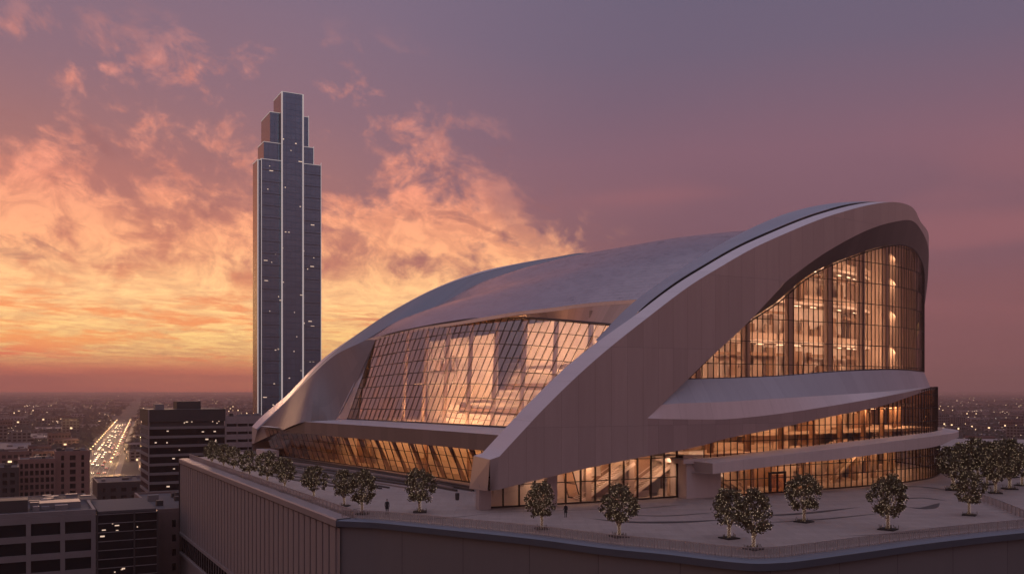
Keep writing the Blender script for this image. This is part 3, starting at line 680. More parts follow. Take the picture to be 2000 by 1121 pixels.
# ------------------------------------------------------------------ terrace and podium
front = [(-21.6, 113), (-18, 112.0), (-15.3, 110.8), (-5.8, 104.7), (2.3, 99.3), (9.35, 93.5), (15, 90), (19.2, 86.8), (22.3, 85.2), (25, 85.6), (27.1, 86.5), (34, 90.6), (44.6, 97.0), (57.6, 103.6), (75, 111), (100, 121)]
fr = np.array(front); fr_d = np.array([p for p in cr(fr, 8)])
left = np.array([(-77, 213), (-21.6, 113)])
poly = [tuple(p) for p in fr_d] + [(150, 150), (170, 300), (40, 330), (-62, 268), (-77, 213)]
dk = MB(); dk.quad([(x, y, DECK) for x, y in poly], [(x, y) for x, y in poly])
obj('terrace', dk, STONE, kind='structure')
pod = thing('podium_building', (0, 160, CITY), 'massive concrete podium carrying the arena terrace, ribbed left wall and smooth curved front', 'podium')
def inset(P, d):
    P = np.array(P, float); t = np.gradient(P, axis=0); t /= np.linalg.norm(t, axis=1)[:, None]; return P + np.stack([-t[:, 1], t[:, 0]], 1) * d
def sweep(P, prof, mat, name, parent, uvl=True):
    """sweep an (inset, z) profile along a plan polyline"""
    mb = MB(); rows = []
    for d, z in prof: q = inset(P, d); rows.append(np.c_[q, np.full(len(q), z)])
    mb.grid(np.stack(rows, 1)); return obj(name, mb, mat, parent, True, True)
lf = np.stack([np.linspace(-77, -21.6, 40), np.linspace(213, 113, 40)], 1)
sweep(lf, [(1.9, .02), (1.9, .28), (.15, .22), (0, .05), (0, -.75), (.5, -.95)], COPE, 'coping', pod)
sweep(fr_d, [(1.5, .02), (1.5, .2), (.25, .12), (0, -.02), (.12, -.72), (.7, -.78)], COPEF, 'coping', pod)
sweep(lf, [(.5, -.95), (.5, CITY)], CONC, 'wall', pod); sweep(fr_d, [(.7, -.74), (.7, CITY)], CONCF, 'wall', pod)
rest = MB(); bp = [(100, 121), (150, 150), (170, 300), (40, 330), (-62, 268), (-77, 213)]
rest.grid(np.array([[(x, y, CITY), (x, y, -.01)] for x, y in bp])); obj('wall', rest, CONC, pod)
ld = np.array([55.4, -100.0]); LL = np.linalg.norm(ld); ld /= LL; ln = np.array([-ld[1], ld[0]])
rib_me = None
for i in range(42):
    d = 1.2 + i * (LL - 2) / 41.5; c = np.array([-77, 213]) + ld * d + ln * .42
    zt = -1.0; zl = -16.5; mb = MB(); mb.box((c[0], c[1], (zt + zl) / 2), (2.1, .3, zt - zl), ld); obj('pilaster', mb, CONC, pod)
for z_ in (-16.9, -21.5): mb = MB(); c = np.array([-77, 213]) + ld * LL / 2 + ln * .3; mb.box((c[0], c[1], z_), (LL - .6, .55, .7), ld); obj('string_course', mb, CONC, pod)
for i in range(46):
    d = 2 + i * (LL - 4) / 45; c = np.array([-77, 213]) + ld * d + ln * .44; mb = MB(); mb.box((c[0], c[1], -19.2), (1.25, .2, 3.3), ld); obj('window', mb, BLACKG, pod)

# railing
def railing(P, label, dsp=1.6, h=1.15, group=None):
    P = np.array(P, float); L = np.r_[0, np.cumsum(np.linalg.norm(np.diff(P, axis=0), axis=1))]
    n = int(L[-1] / dsp); q = np.linspace(0, L[-1], n + 1); pts = np.stack([np.interp(q, L, P[:, 0]), np.interp(q, L, P[:, 1])], 1)
    r = thing('railing', (pts[0][0], pts[0][1], 0), label, 'railing', group)
    tr = MB(); br_ = MB(); gl = MB(); bal = MB()
    for i, (a, b_) in enumerate(zip(pts, pts[1:])):
        t = b_ - a; nn = (-t[1], t[0], 0)
        tr.bar((*a, h), (*b_, h), nn, .08, .08); br_.bar((*a, .14), (*b_, .14), nn, .05, .05)
        gl.quad([(*a, .18), (*b_, .18), (*b_, h - .06), (*a, h - .06)])
        for k in (.2, .4, .6, .8): p = a + t * k; bal.bar((*p, .14), (*p, h), nn, .035, .035)
    obj('top_rail', tr, RAILM, r); obj('bottom_rail', br_, RAILM, r); obj('glass_infill', gl, RGLASS, r); obj('baluster_row', bal, RAILM, r)
    pm = MB(); pm.box((0, 0, h / 2), (.09, .09, h)); me = pm.mesh('post'); me.materials.append(RAILM)
    for p in pts[:: max(1, n // 95 + 1)]:
        o = bpy.data.objects.new('post', me); col.objects.link(o); o.parent = r; o.location = (p[0] - pts[0][0], p[1] - pts[0][1], 0)
railing(inset(lf, 2.4), 'low glass railing along the straight left edge of the terrace beside the row of trees')
railing(inset(fr_d, 1.75)[:-4], 'long glass and bar railing following the curved front edge of the terrace')
railing([(62.5, 109.5), (63.5, 114), (66, 125), (68, 136)], 'short railing turning back from the right edge of the terrace')

# flat dark curved strips on the deck, and low steps
strip_mb = MB()
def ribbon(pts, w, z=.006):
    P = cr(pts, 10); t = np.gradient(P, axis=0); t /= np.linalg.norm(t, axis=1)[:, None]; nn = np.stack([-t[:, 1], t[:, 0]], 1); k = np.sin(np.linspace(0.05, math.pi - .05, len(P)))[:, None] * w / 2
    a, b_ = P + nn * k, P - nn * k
    for i in range(len(P) - 1): strip_mb.quad([(*a[i], z), (*b_[i], z), (*b_[i + 1], z), (*a[i + 1], z)])
gd = lambda x, y: ((x - 1000) / F * EYE * F / (y - HY), EYE * F / (y - HY))
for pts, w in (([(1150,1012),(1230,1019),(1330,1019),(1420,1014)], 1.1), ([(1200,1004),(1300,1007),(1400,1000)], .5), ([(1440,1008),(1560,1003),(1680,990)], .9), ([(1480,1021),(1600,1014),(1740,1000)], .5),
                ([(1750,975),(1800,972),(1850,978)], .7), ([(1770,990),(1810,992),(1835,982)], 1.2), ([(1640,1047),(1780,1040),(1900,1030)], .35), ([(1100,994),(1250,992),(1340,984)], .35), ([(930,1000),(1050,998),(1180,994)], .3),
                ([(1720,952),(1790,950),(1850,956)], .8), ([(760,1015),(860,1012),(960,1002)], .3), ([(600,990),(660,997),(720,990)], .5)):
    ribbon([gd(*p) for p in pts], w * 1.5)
obj('dark_strips', strip_mb, DARKF, kind='structure')
for k in range(11):
    mb = MB(); off = 4.2 + k * 1.8; qa, qb = 20 + k * 2.0 + rnd.uniform(-3, 3), 114 - k * 4.2 + rnd.uniform(-3, 3); qs_ = srange(qa, qb, 2.5); hh = .42 - k * .03; P = []
    for i, q in enumerate(qs_):
        t = i / (len(qs_) - 1); wv = (.25 + .75 * math.sin(math.pi * t)) * (1.2 + .4 * math.sin(k * 2.1)); o_ = off + .8 * math.sin(q * .05 + k)
        P.append([PFL.at(q, 0, o_ - wv / 2), PFL.at(q, hh, o_ - wv / 2), PFL.at(q, hh, o_ + wv / 2), PFL.at(q, 0, o_ + wv / 2)])
    mb.grid(np.array(P)); obj('curved_step', mb, [DARKF, DARKF, STEPM][k % 3], merge=True, label='low curved step sweeping across the terrace in front of the left glass base', cat='step', group='curved steps before the left glass base')

# ------------------------------------------------------------------ trees with string lights
def tree_mesh(seed):
    r = random.Random(seed); tr = MB(); lv = MB(); fl = MB()
    ht = 5.6; fork = 1.25 + r.uniform(-.15, .2); tips = []
    tr.tube([(0, 0, 0), (.03, .02, fork * .5), (r.uniform(-.08, .08), r.uniform(-.08, .08), fork)], [.17, .13, .12], 8)
    def bulb(p, s=.03):
        o = [(s,0,0),(0,s,0),(-s,0,0),(0,-s,0)]; p = np.array(p)
        for i in range(4): fl.quad([p + o[i], p + o[(i + 1) % 4], p + (0, 0, s)]); fl.quad([p + o[(i + 1) % 4], p + o[i], p - (0, 0, s)])
    for k in range(7):
        a = k * 2 * math.pi / 7 + r.uniform(-.3, .3); sp = r.uniform(.5, 1.35); top_ = r.uniform(2.9, 4.7)
        p0 = np.array([0, 0, fork - .1 + r.uniform(-.2, .1)]); p1 = np.array([math.cos(a) * sp * .4, math.sin(a) * sp * .4, fork + .8]); p2 = np.array([math.cos(a) * sp, math.sin(a) * sp, top_])
        tr.tube([p0, p1, p2], [.075, .055, .02], 6)
        for t in np.linspace(.05, 1, 16):
            c = p0 * (1 - t) ** 2 + 2 * t * (1 - t) * p1 + t * t * p2; bulb(c + np.array([r.gauss(0, .05), r.gauss(0, .05), 0]), .026)
        tips.append(p2)
        for _ in range(2):
            b_ = p1 * .4 + p2 * .6; e_ = b_ + np.array([r.uniform(-.7, .7), r.uniform(-.7, .7), r.uniform(.3, .9)]); tr.tube([b_, e_], [.03, .012], 5); tips.append(e_)
    for i in range(30):
        a = i * 2.4; bulb((math.cos(a) * .17, math.sin(a) * .17, .15 + i * fork / 30), .024)
    # crown: leaf clumps scattered through an uneven egg
    clumps = []
    for _ in range(58):
        z = r.uniform(1.7, 5.45); rr = 1.85 * math.sin(math.pi * min(1, max(0.06, (z - 1.35) / 4.5)) ** .8) ** .75 * r.uniform(.45, 1.02); a = r.uniform(0, 6.283)
        clumps.append((rr * math.cos(a), rr * math.sin(a), z, r.uniform(.24, .52)))
    for cx, cy, cz, cr_ in clumps:
        for _ in range(52):
            d = np.array([r.gauss(0, 1) for _ in range(3)]); d *= cr_ * r.uniform(.3, 1.05) / np.linalg.norm(d); p = np.array([cx, cy, cz]) + d
            s = r.uniform(.10, .19); x = np.array([r.gauss(0, 1) for _ in range(3)]); x /= np.linalg.norm(x); y = np.cross(x, [r.gauss(0, 1) for _ in range(3)]); y /= np.linalg.norm(y)
            lv.quad([p - x * s, p + y * s * .5, p + x * s, p - y * s * .5])
        for _ in range(5):
            d = np.array([r.gauss(0, 1) for _ in range(3)]); d *= cr_ * r.uniform(.75, 1.1) / np.linalg.norm(d); bulb(np.array([cx, cy, cz]) + d, r.uniform(.018, .032))
    for _ in range(800):
        z = r.uniform(1.55, 5.4); rr = 1.75 * math.sin(math.pi * min(1, max(0.06, (z - 1.35) / 4.5)) ** .8) ** .75 * math.sqrt(r.random()); a = r.uniform(0, 6.283); p = np.array([rr * math.cos(a), rr * math.sin(a), z])
        s = r.uniform(.08, .16); x = np.array([r.gauss(0, 1) for _ in range(3)]); x /= np.linalg.norm(x); y = np.cross(x, [r.gauss(0, 1) for _ in range(3)]); y /= np.linalg.norm(y)
        lv.quad([p - x * s, p + y * s * .5, p + x * s, p - y * s * .5])
    bed = MB(); bed.box((0, 0, .06), (1.5, 1.5, .12), (ua[0], ua[1]))
    tuft = MB()
    for _ in range(26):
        a = np.array([r.uniform(-.7, .7), r.uniform(-.7, .7), .1]); tuft.bar(a, a + [r.uniform(-.1, .1), r.uniform(-.1, .1), r.uniform(.12, .45)], (1, 0, 0), .03, .03)
    def mk(mb, name, mat, sm=False): me = mb.mesh(name, smooth=sm); me.materials.append(mat); return me
    return [('trunk', mk(tr, 'trunk', BARK, True)), ('crown', mk(lv, 'crown', LEAF)), ('string_lights', mk(fl, 'string_lights', FAIRY)), ('planter_bed', mk(bed, 'planter_bed', SOIL)), ('ground_plants', mk(tuft, 'ground_plants', LEAF))]
TV = [tree_mesh(s) for s in (3, 11, 23, 31)]
TREES = [(414,910,861,'lit tree at the far left corner of the terrace, first of the row'), (437,915,868,'second lit tree from the far corner in the left row'), (457,923,872,'small lit tree third from the far corner in the left row'),
 (487,935,879,'lit tree with glowing forked trunk, fourth from the far corner in the left row'), (522,946,882,'lit tree in the left row standing before the far arch nose'), (556,960,892,'lit tree in the left row before the small far balcony'),
 (613,976,908,'narrow lit tree standing alone near the bend of the left railing'), (672,988,918,'left tree of the overlapping pair near the terrace corner'), (707,1004,918,'right, nearer tree of the overlapping pair near the terrace corner'),
 (820,1000,917,'lit tree alone in front of the left glass base, right of the standing person'), (1058,1033,941,'lit tree below the tip of the near arch beside the second person'), (1209,1048,945,'broad lit tree before the ground floor glass, second along the front edge'),
 (1424,1051,953,'left, smaller tree of the overlapping pair by the front railing'), (1472,1072,957,'right, nearest tree of the overlapping pair by the front railing'), (1570,1019,926,'dark crowned tree in front of the entrance door under the walkway slab'),
 (1734,1034,929,'lit tree standing alone in the right part of the plaza'), (1893,1006,918,'bright trunked tree at the right beside the turning railing'), (1862,957,868,'tree close to the curved glass base at the right end of the arena'),
 (1944,963,880,'tree with glowing trunk beyond the short railing at the right'), (1972,955,868,'thin trunked tree near the right picture edge beyond the short railing'), (1910,930,856,'dark tree at the back of the right hand cluster, below the walkway slab'),
 (1950,926,860,'rearmost tree of the right hand cluster'), (1996,948,880,'tree cut by the right picture edge'), (1884,944,864,'dark tree crowding behind the bright trunked tree at the right railing'), (1928,946,862,'tree in the middle of the dense right hand cluster'), (1974,932,858,'tall tree at the back right of the dense cluster')]
for i, (x, yb, yt, lab) in enumerate(TREES):
    X, Y = gd(x, yb); h = (yb - yt) / F * Y
    t = thing('lit_tree', (X, Y, 0), lab, 'tree', 'trees wrapped in string lights on the terrace')
    k = h / 5.55; kw = 1.08 + .1 * math.sin(i * 2.3); t.scale = (k * kw, k * kw, k); t.rotation_euler = (0, 0, i * 1.7)
    for nm, me in TV[(i * 7 + i // 3) % 4]:
        o = bpy.data.objects.new(nm, me); col.objects.link(o); o.parent = t
        if nm == 'ground_plants': o['kind'] = 'stuff'

# ------------------------------------------------------------------ people
def person(x, yb, label, face, h=1.75, coat=CLOTH, arm=0):
    X, Y = gd(x, yb); root = thing('person', (X, Y, 0), label, 'person')
    J = {'pel': (0,0,.95,.15), 'waist': (0,.01,1.1,.135), 'chest': (0,.0,1.32,.165), 'neck': (0,.01,1.49,.06), 'head': (0,-.01,1.6,.085), 'crown': (0,.0,1.7,.08),
         'sl': (.19,0,1.42,.06), 'el': (.25,.03,1.14,.047), 'wl': (.26,-.05,.88,.035), 'hl': (.26,-.07,.79,.04), 'sr': (-.19,0,1.42,.06), 'er': (-.25,.03,1.14,.047), 'wr': (-.25,-.06 - arm,.88 + arm,.035), 'hr': (-.25,-.09 - arm,.80 + arm,.04),
         'tl': (.1,0,.88,.1), 'kl': (.11,-.02,.5,.07), 'al': (.11,.03,.09,.05), 'fl': (.12,-.13,.04,.045), 'tr': (-.1,0,.88,.1), 'kr': (-.11,-.05,.5,.07), 'ar': (-.12,.02,.09,.05), 'fr': (-.13,-.14,.04,.045)}
    E_ = [('pel','waist'),('waist','chest'),('chest','neck'),('neck','head'),('head','crown'),('chest','sl'),('sl','el'),('el','wl'),('wl','hl'),('chest','sr'),('sr','er'),('er','wr'),('wr','hr'),('pel','tl'),('tl','kl'),('kl','al'),('al','fl'),('pel','tr'),('tr','kr'),('kr','ar'),('ar','fr')]
    bm = bmesh.new(); lay = bm.verts.layers.skin.verify(); vs = {}
    for k, (a, b_, c, r_) in J.items():
        v = bm.verts.new((a, b_, c)); v[lay].radius = (r_, r_ * .85); v[lay].use_root = (k == 'pel'); vs[k] = v
    for a, b_ in E_: bm.edges.new((vs[a], vs[b_]))
    me = bpy.data.meshes.new('body'); bm.to_mesh(me); bm.free()
    o = bpy.data.objects.new('tmp', me); col.objects.link(o); o.modifiers.new('s', 'SKIN'); sb = o.modifiers.new('d', 'SUBSURF'); sb.levels = sb.render_levels = 1
    dg = bpy.context.evaluated_depsgraph_get(); me2 = bpy.data.meshes.new_from_object(o.evaluated_get(dg)); bpy.data.objects.remove(o); me2.name = 'body'
    me2.materials.clear(); me2.materials.append(coat); me2.materials.append(SKIN)
    for p in me2.polygons:
        c = p.center; p.use_smooth = True; p.material_index = 1 if (c.z > 1.49 or (abs(c.x) > .2 and .7 < c.z < .86 + arm * .6)) else 0
    body = bpy.data.objects.new('body', me2); col.objects.link(body); body.parent = root
    hm = MB()
    for i in range(6):
        for j in range(10):
            f = lambda i, j: (math.cos(j * .6283) * math.sin(i * .3) * .098, .012 + math.sin(j * .6283) * math.sin(i * .3) * .11, 1.655 + math.cos(i * .3) * .1)
            if i > 2 and 5 < j < 9: continue
            hm.quad([f(i, j), f(i + 1, j), f(i + 1, j + 1), f(i, j + 1)])
    h_ = obj('hair', hm, HAIR, root, local=True); h_.parent = root
    ct = MB(); ct.tube([(0, 0, .62), (0, 0, .95), (0, 0, 1.2), (0, 0, 1.44)], [.22, .19, .18, .15], 12); c_ = obj('coat', ct, coat, root, smooth=True, local=True); c_.parent = root
    k = h / 1.78; root.scale = (k, k, k); root.rotation_euler = (0, 0, face)
person(756, 1004, 'person in dark clothes standing upright near the terrace corner, by the railing', .4, 2.0)
person(1105, 1010, 'person in dark clothes standing in front of the near arch, right of a lit tree', -.7, 1.8, arm=.12)
X, Y = gd(893, 976); bn = thing('litter_bin', (X, Y, 0), 'small dark litter bin by the steps under the near arch tip', 'litter bin')
mb = MB(); mb.tube([(0, 0, 0), (0, 0, .1), (0, 0, .85), (0, 0, .9)], [.22, .28, .32, .28], 12); obj('bin_body', mb, DARKC, bn, local=True)
mb = MB(); mb.tube([(0, 0, .9), (0, 0, 1.0), (0, 0, 1.05)], [.33, .3, .1], 12); obj('lid', mb, MULL, bn, local=True)

# ------------------------------------------------------------------ skyscraper
def tower():
    Y0 = 600.0; X0 = (505 - 1000) / F * Y0; O = np.array([X0, Y0]); k = Y0 / F
    T_ = lambda u, v, z: np.array([*(O + ua * u + wa * v), z])
    def u_at(x):     # distance along the front for a picture column
        r = (x - 1000) / F; return (r * O[1] - O[0]) / (ua[0] - r * ua[1])
    zt = lambda x, y: EYE + (HY - y) * (O[1] + ua[1] * u_at(x)) / F
    t = thing('skyscraper', (X0, Y0, CITY), 'tall stepped dark glass skyscraper with bright vertical edge lines, left of the arena', 'skyscraper')
    def block(xl, xr, yt, v0, v1, name='tower_block'):
        u0, u1 = u_at(xl), u_at(xr); z1 = zt(xl, yt); mb = MB(); P = [T_(u0, v0, 0), T_(u1, v0, 0), T_(u1, v1, 0), T_(u0, v1, 0)]
        for i in range(4):
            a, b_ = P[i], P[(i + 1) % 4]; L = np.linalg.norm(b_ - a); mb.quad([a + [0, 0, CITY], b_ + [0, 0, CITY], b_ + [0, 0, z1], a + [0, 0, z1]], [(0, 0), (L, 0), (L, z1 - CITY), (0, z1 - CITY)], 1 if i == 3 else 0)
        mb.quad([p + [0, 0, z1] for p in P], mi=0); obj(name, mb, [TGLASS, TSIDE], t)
        ed = MB(); s = .3
        for i in (0, 1, 3):
            a, b_ = P[i] + [0, 0, z1], P[(i + 1) % 4] + [0, 0, z1]; ed.bar(a, b_, (0, 0, 1), s, s)
        obj('edge_light', ed, TFIN, t)
        return u0, u1, z1, v0
    m = block(510, 627, 310, 0, 17); block(516, 613.5, 276, 1.2, 18); block(529, 604.5, 217, 2.2, 27); c = block(549, 590, 181, -2.2, 20)
    block(504, 510.2, 311, 1.2, 15)
    for x, v, y1, wd in ((549, -2.3, 181, .85), (590, -2.3, 187, .85), (504.3, .9, 311, .6), (510.5, -.25, 311, .35), (627, -.1, 319, .3), (613.5, 1.1, 286, .3), (604.5, 2.1, 225, .3)):
        p = T_(u_at(x), v, 0); mb = MB(); z1 = zt(x, y1); mb.box((p[0], p[1], (z1 + CITY) / 2), (wd, wd, z1 - CITY), ua); obj('fin', mb, TFIN, t)
    # dark floor bands
    for i in range(34):
        z = CITY + 10 + i * 7.8
        if z > m[2] - 2: break
        mb = MB(); a = T_(m[0] + .3, -.05, z); b_ = T_(m[1] - .3, -.05, z); mb.bar(a, b_, (0, 0, 1), .22, .3); obj('floor_band', mb, DARKC, t)
    r = random.Random(5)
    for _ in range(74):
        z = r.uniform(0, 1); z = -12 + (z ** 2.2) * 205; u = r.uniform(2, 38); inc = c[0] < u < c[1]
        if z > m[2] - 4 and not inc: continue
        mb = MB(); p = T_(u, (-2.28 if inc else -.09), z); mb.box(p, (r.choice([.5, .7, 1.0, 2.4]), .12, r.choice([.4, .5, .7])), ua); obj('lit_window', mb, TLIT, t)
tower()

# ------------------------------------------------------------------ city
gnd = MB(); S = 30000
m, T, b = base_mat('city_ground')
tc = T.node('ShaderNodeTexCoord').outputs['Object']; mp = T.node('ShaderNodeMapping'); mp.inputs['Scale'].default_value = (.0016, .0040, 1); T.l.new(tc, mp.inputs[0])
n1 = T.noise(mp.outputs[0], 1.0, 10, .68, .3); n2 = T.noise(mp.outputs[0], 7.0, 8, .7)
T.l.new(T.ramp(T.m('ADD', T.m('MULTIPLY', n1, .6), T.m('MULTIPLY', n2, .4)), [(.3, (.03, .026, .025, 1)), (.5, (.05, .042, .040, 1)), (.62, (.075, .062, .058, 1)), (.75, (.11, .09, .085, 1))]), b.inputs['Base Color']); b.inputs['Roughness'].default_value = .9
for i in range(24):
    for j in range(24):
        x0, y0 = -S + i * S / 12, -S + j * S / 12; gnd.quad([(x0, y0, CITY), (x0 + S / 12, y0, CITY), (x0 + S / 12, y0 + S / 12, CITY), (x0, y0 + S / 12, CITY)])
obj('ground', gnd, m, merge=True, kind='structure')
GH = EYE - CITY
cg_ = lambda x, y: np.array([(x - 1000) / F * GH * F / (y - HY), GH * F / (y - HY)])
r0, r1 = cg_(186, 926), cg_(243, 828); rd = (r1 - r0) / np.linalg.norm(r1 - r0); rn = np.array([-rd[1], rd[0]])
rs0 = r0 - rd * 500; rs1 = r1 + rd * 140
ASPH = plain('asphalt', (.055, .048, .045), .7, 0, .3, .1); PAINT = plain('road_paint', (.6, .58, .54), .7); PAVE = plain('pavement_stone', (.16, .135, .125), .8)
RW = 12
road = MB(); road.quad([(*(rs0 + rn * -RW), CITY + .05), (*(rs1 + rn * -RW), CITY + .05), (*(rs1 + rn * RW), CITY + .05), (*(rs0 + rn * RW), CITY + .05)][::-1]); obj('road', road, ASPH, kind='structure')
mk = MB()
for lane in (-8, -4, 0, 4, 8):
    for i in range(int(np.linalg.norm(rs1 - rs0) / 12)):
        p = rs0 + rd * (i * 12) + rn * lane; q = p + rd * 6; mk.quad([(*(p - rn * .12), CITY + .058), (*(p + rn * .12), CITY + .058), (*(q + rn * .12), CITY + .058), (*(q - rn * .12), CITY + .058)])
obj('road_marking', mk, PAINT, kind='structure')
for sgn in (-1, 1):
    c = (rs0 + rs1) / 2 + rn * sgn * (RW + 2.5); mb = MB(); mb.box((c[0], c[1], CITY + .08), (np.linalg.norm(rs1 - rs0), 5, .16), rd); obj('pavement', mb, PAVE, kind='structure')

HEAD = glow('headlight', (1, .76, .48, 1), 8.0); TAIL = glow('tail_lamp', (1, .10, .04, 1), 3.0); LANT = glow('street_lantern', (1, .62, .30, 1), 10.0)
PAINTS = [plain('car_paint_dark', (.03, .03, .035), .3, .3), plain('car_paint_silver', (.4, .4, .41), .3, .5), plain('car_paint_white', (.7, .68, .66), .35)]
TYRE = plain('tyre_rubber', (.02, .02, .02), .8)
def car_parts(paint):
    bd = MB(); prof = [(-2.2, .35), (-2.2, .85), (-1.5, .95), (-.9, 1.45), (.6, 1.45), (1.2, .95), (2.1, .8), (2.2, .35)]; w_ = .88
    for i in range(len(prof)):
        (x0, z0), (x1, z1) = prof[i], prof[(i + 1) % len(prof)]; bd.quad([(x0, -w_, z0), (x1, -w_, z1), (x1, w_, z1), (x0, w_, z0)])
    bd.quad([(x, -w_, z) for x, z in prof][::-1]); bd.quad([(x, w_, z) for x, z in prof])
    me = bd.mesh('body'); me.materials.append(paint); return me
def small(mb, name, m): me = mb.mesh(name); me.materials.append(m); return me
HLM = small(MB().box((0, 0, 0), (.12, .45, .3)), 'headlight', HEAD); TLM = small(MB().box((0, 0, 0), (.1, .4, .2)), 'tail_light', TAIL); WHM = small(MB().tube([(0, -.09, 0), (0, .09, 0)], .33, 10), 'wheel', TYRE)
CBITS = [('headlight', HLM, 2.2, y, .68) for y in (-.6, .6)] + [('tail_light', TLM, -2.2, y, .75) for y in (-.6, .6)] + [('wheel', WHM, x, y, .33) for x in (-1.35, 1.35) for y in (-.84, .84)]
CARS = [car_parts(p) for p in PAINTS]
r = random.Random(12); Lr = np.linalg.norm(r1 - r0)
for i in range(130):
    lane = r.choice([-10, -6, -2, 2, 6, 10]); d = -20 + (Lr + 60) * r.random() ** 1.1; p = r0 + rd * d + rn * lane
    toward = lane > 0
    c = thing('car', (p[0], p[1], CITY + .06), 'tiny car with lit headlights in the traffic on the glowing avenue' if toward else 'tiny car driving away with red tail lights on the glowing avenue', 'car', 'cars on the avenue coming towards the arena' if toward else 'cars on the avenue driving away')
    c.rotation_euler = (0, 0, math.atan2(rd[1], rd[0]) + (math.pi if toward else 0))
    o = bpy.data.objects.new('body', CARS[r.randrange(3)]); col.objects.link(o); o.parent = c
    for nm, me, x_, y_, z_ in CBITS: o = bpy.data.objects.new(nm, me); col.objects.link(o); o.parent = c; o.location = (x_, y_, z_)
pl_ = MB(); pl_.tube([(0, 0, 0), (0, 0, 9), (0, 1.2, 9.6), (0, 2.2, 9.6)], [.14, .09, .07, .06], 6); pme = pl_.mesh('pole'); pme.materials.append(MULL)
lm_ = MB(); lm_.box((0, 2.4, 9.5), (.5, 1.1, .22)); lme = lm_.mesh('lantern'); lme.materials.append(LANT)
for i in range(52):
    sgn = 1 if i % 2 else -1; p = r0 + rd * (-10 + (i // 2) * 41) + rn * sgn * (RW + 1)
    L_ = thing('street_lamp', (p[0], p[1], CITY + .16), 'tall street lamp with warm lantern lining the glowing avenue', 'street lamp', 'street lamps along the avenue'); L_.rotation_euler = (0, 0, math.atan2(rn[1], rn[0]) + (math.pi / 2 if sgn > 0 else -math.pi / 2))
    if i % 3 == 0:
        pl = bpy.data.lights.new('street_light', 'POINT'); pl.energy = 15000; pl.color = (1, .58, .26); pl.shadow_soft_size = .5
        po = bpy.data.objects.new('street_light', pl); col.objects.link(po); po.parent = L_; po.location = (0, 2.4, 9.1)
    for nm, me in (('pole', pme), ('lantern', lme)): o = bpy.data.objects.new(nm, me); col.objects.link(o); o.parent = L_

def put(x, y, d): return np.array([(x - 1000) / F * d, d, EYE + (HY - y) * d / F])     # picture column and row at distance d

# dark banded office tower
def office():
    A0 = put(290, 800, 330); L, D = 27.0, 26.0; zt = A0[2]; O = A0[:2]
    t = thing('office_tower', (O[0], O[1], CITY), 'dark office tower with horizontal glass bands, left behind the podium', 'office tower')
    P = lambda u, v, z: np.array([*(O + ua * u + wa * v), z])
    core = MB(); c = P(L / 2, D / 2, (zt - 3 + CITY) / 2); core.box(c, (L - 1.2, D - 1.2, zt - 3 - CITY), ua); obj('core', core, DARKC, t)
    i = 0; z = zt
    mb = MB(); mb.box(P(L / 2, D / 2, zt - 2.2), (L, D, 4.4), ua); obj('wall', mb, DARKC, t)
    while z > CITY + 4:
        z -= 3.3
        if z < zt - 5:
            mb = MB(); mb.box(P(L / 2, D / 2, z), (L, D, .95), ua); obj('spandrel', mb, GREYC, t)
            mb = MB(); mb.box(P(L / 2, D / 2, z - 1.65), (L - .7, D - .7, 2.34), ua); obj('ribbon_window', mb, BLACKG, t)
    mb = MB(); mb.box(P(15, 12, zt + 1.4), (8.5, 9, 2.8), ua); obj('plant_room', mb, DARKC, t); mb = MB(); mb.box(P(5, 12, zt + .9), (3.2, 5, 1.8), ua); obj('plant_unit', mb, HVAC, t)
    for u in (.1, L - .1): mb = MB(); mb.box(P(u, -.05, (zt + CITY) / 2), (.35, .35, zt - CITY), ua); obj('corner_fin', mb, COPE, t)
    r = random.Random(9)
    for _ in range(46):
        mb = MB(); k = r.randrange(1, 12); u = r.uniform(1, L - 2) if r.random() < .5 else r.uniform(L * .7, L - 2); mb.box(P(u, .28, zt - 4.95 - 3.3 * k + r.uniform(-.5, .5) + 3.3), (r.uniform(.3, 1.2), .1, r.uniform(.25, .5)), ua); obj('lit_window', mb, TLIT, t)
office()

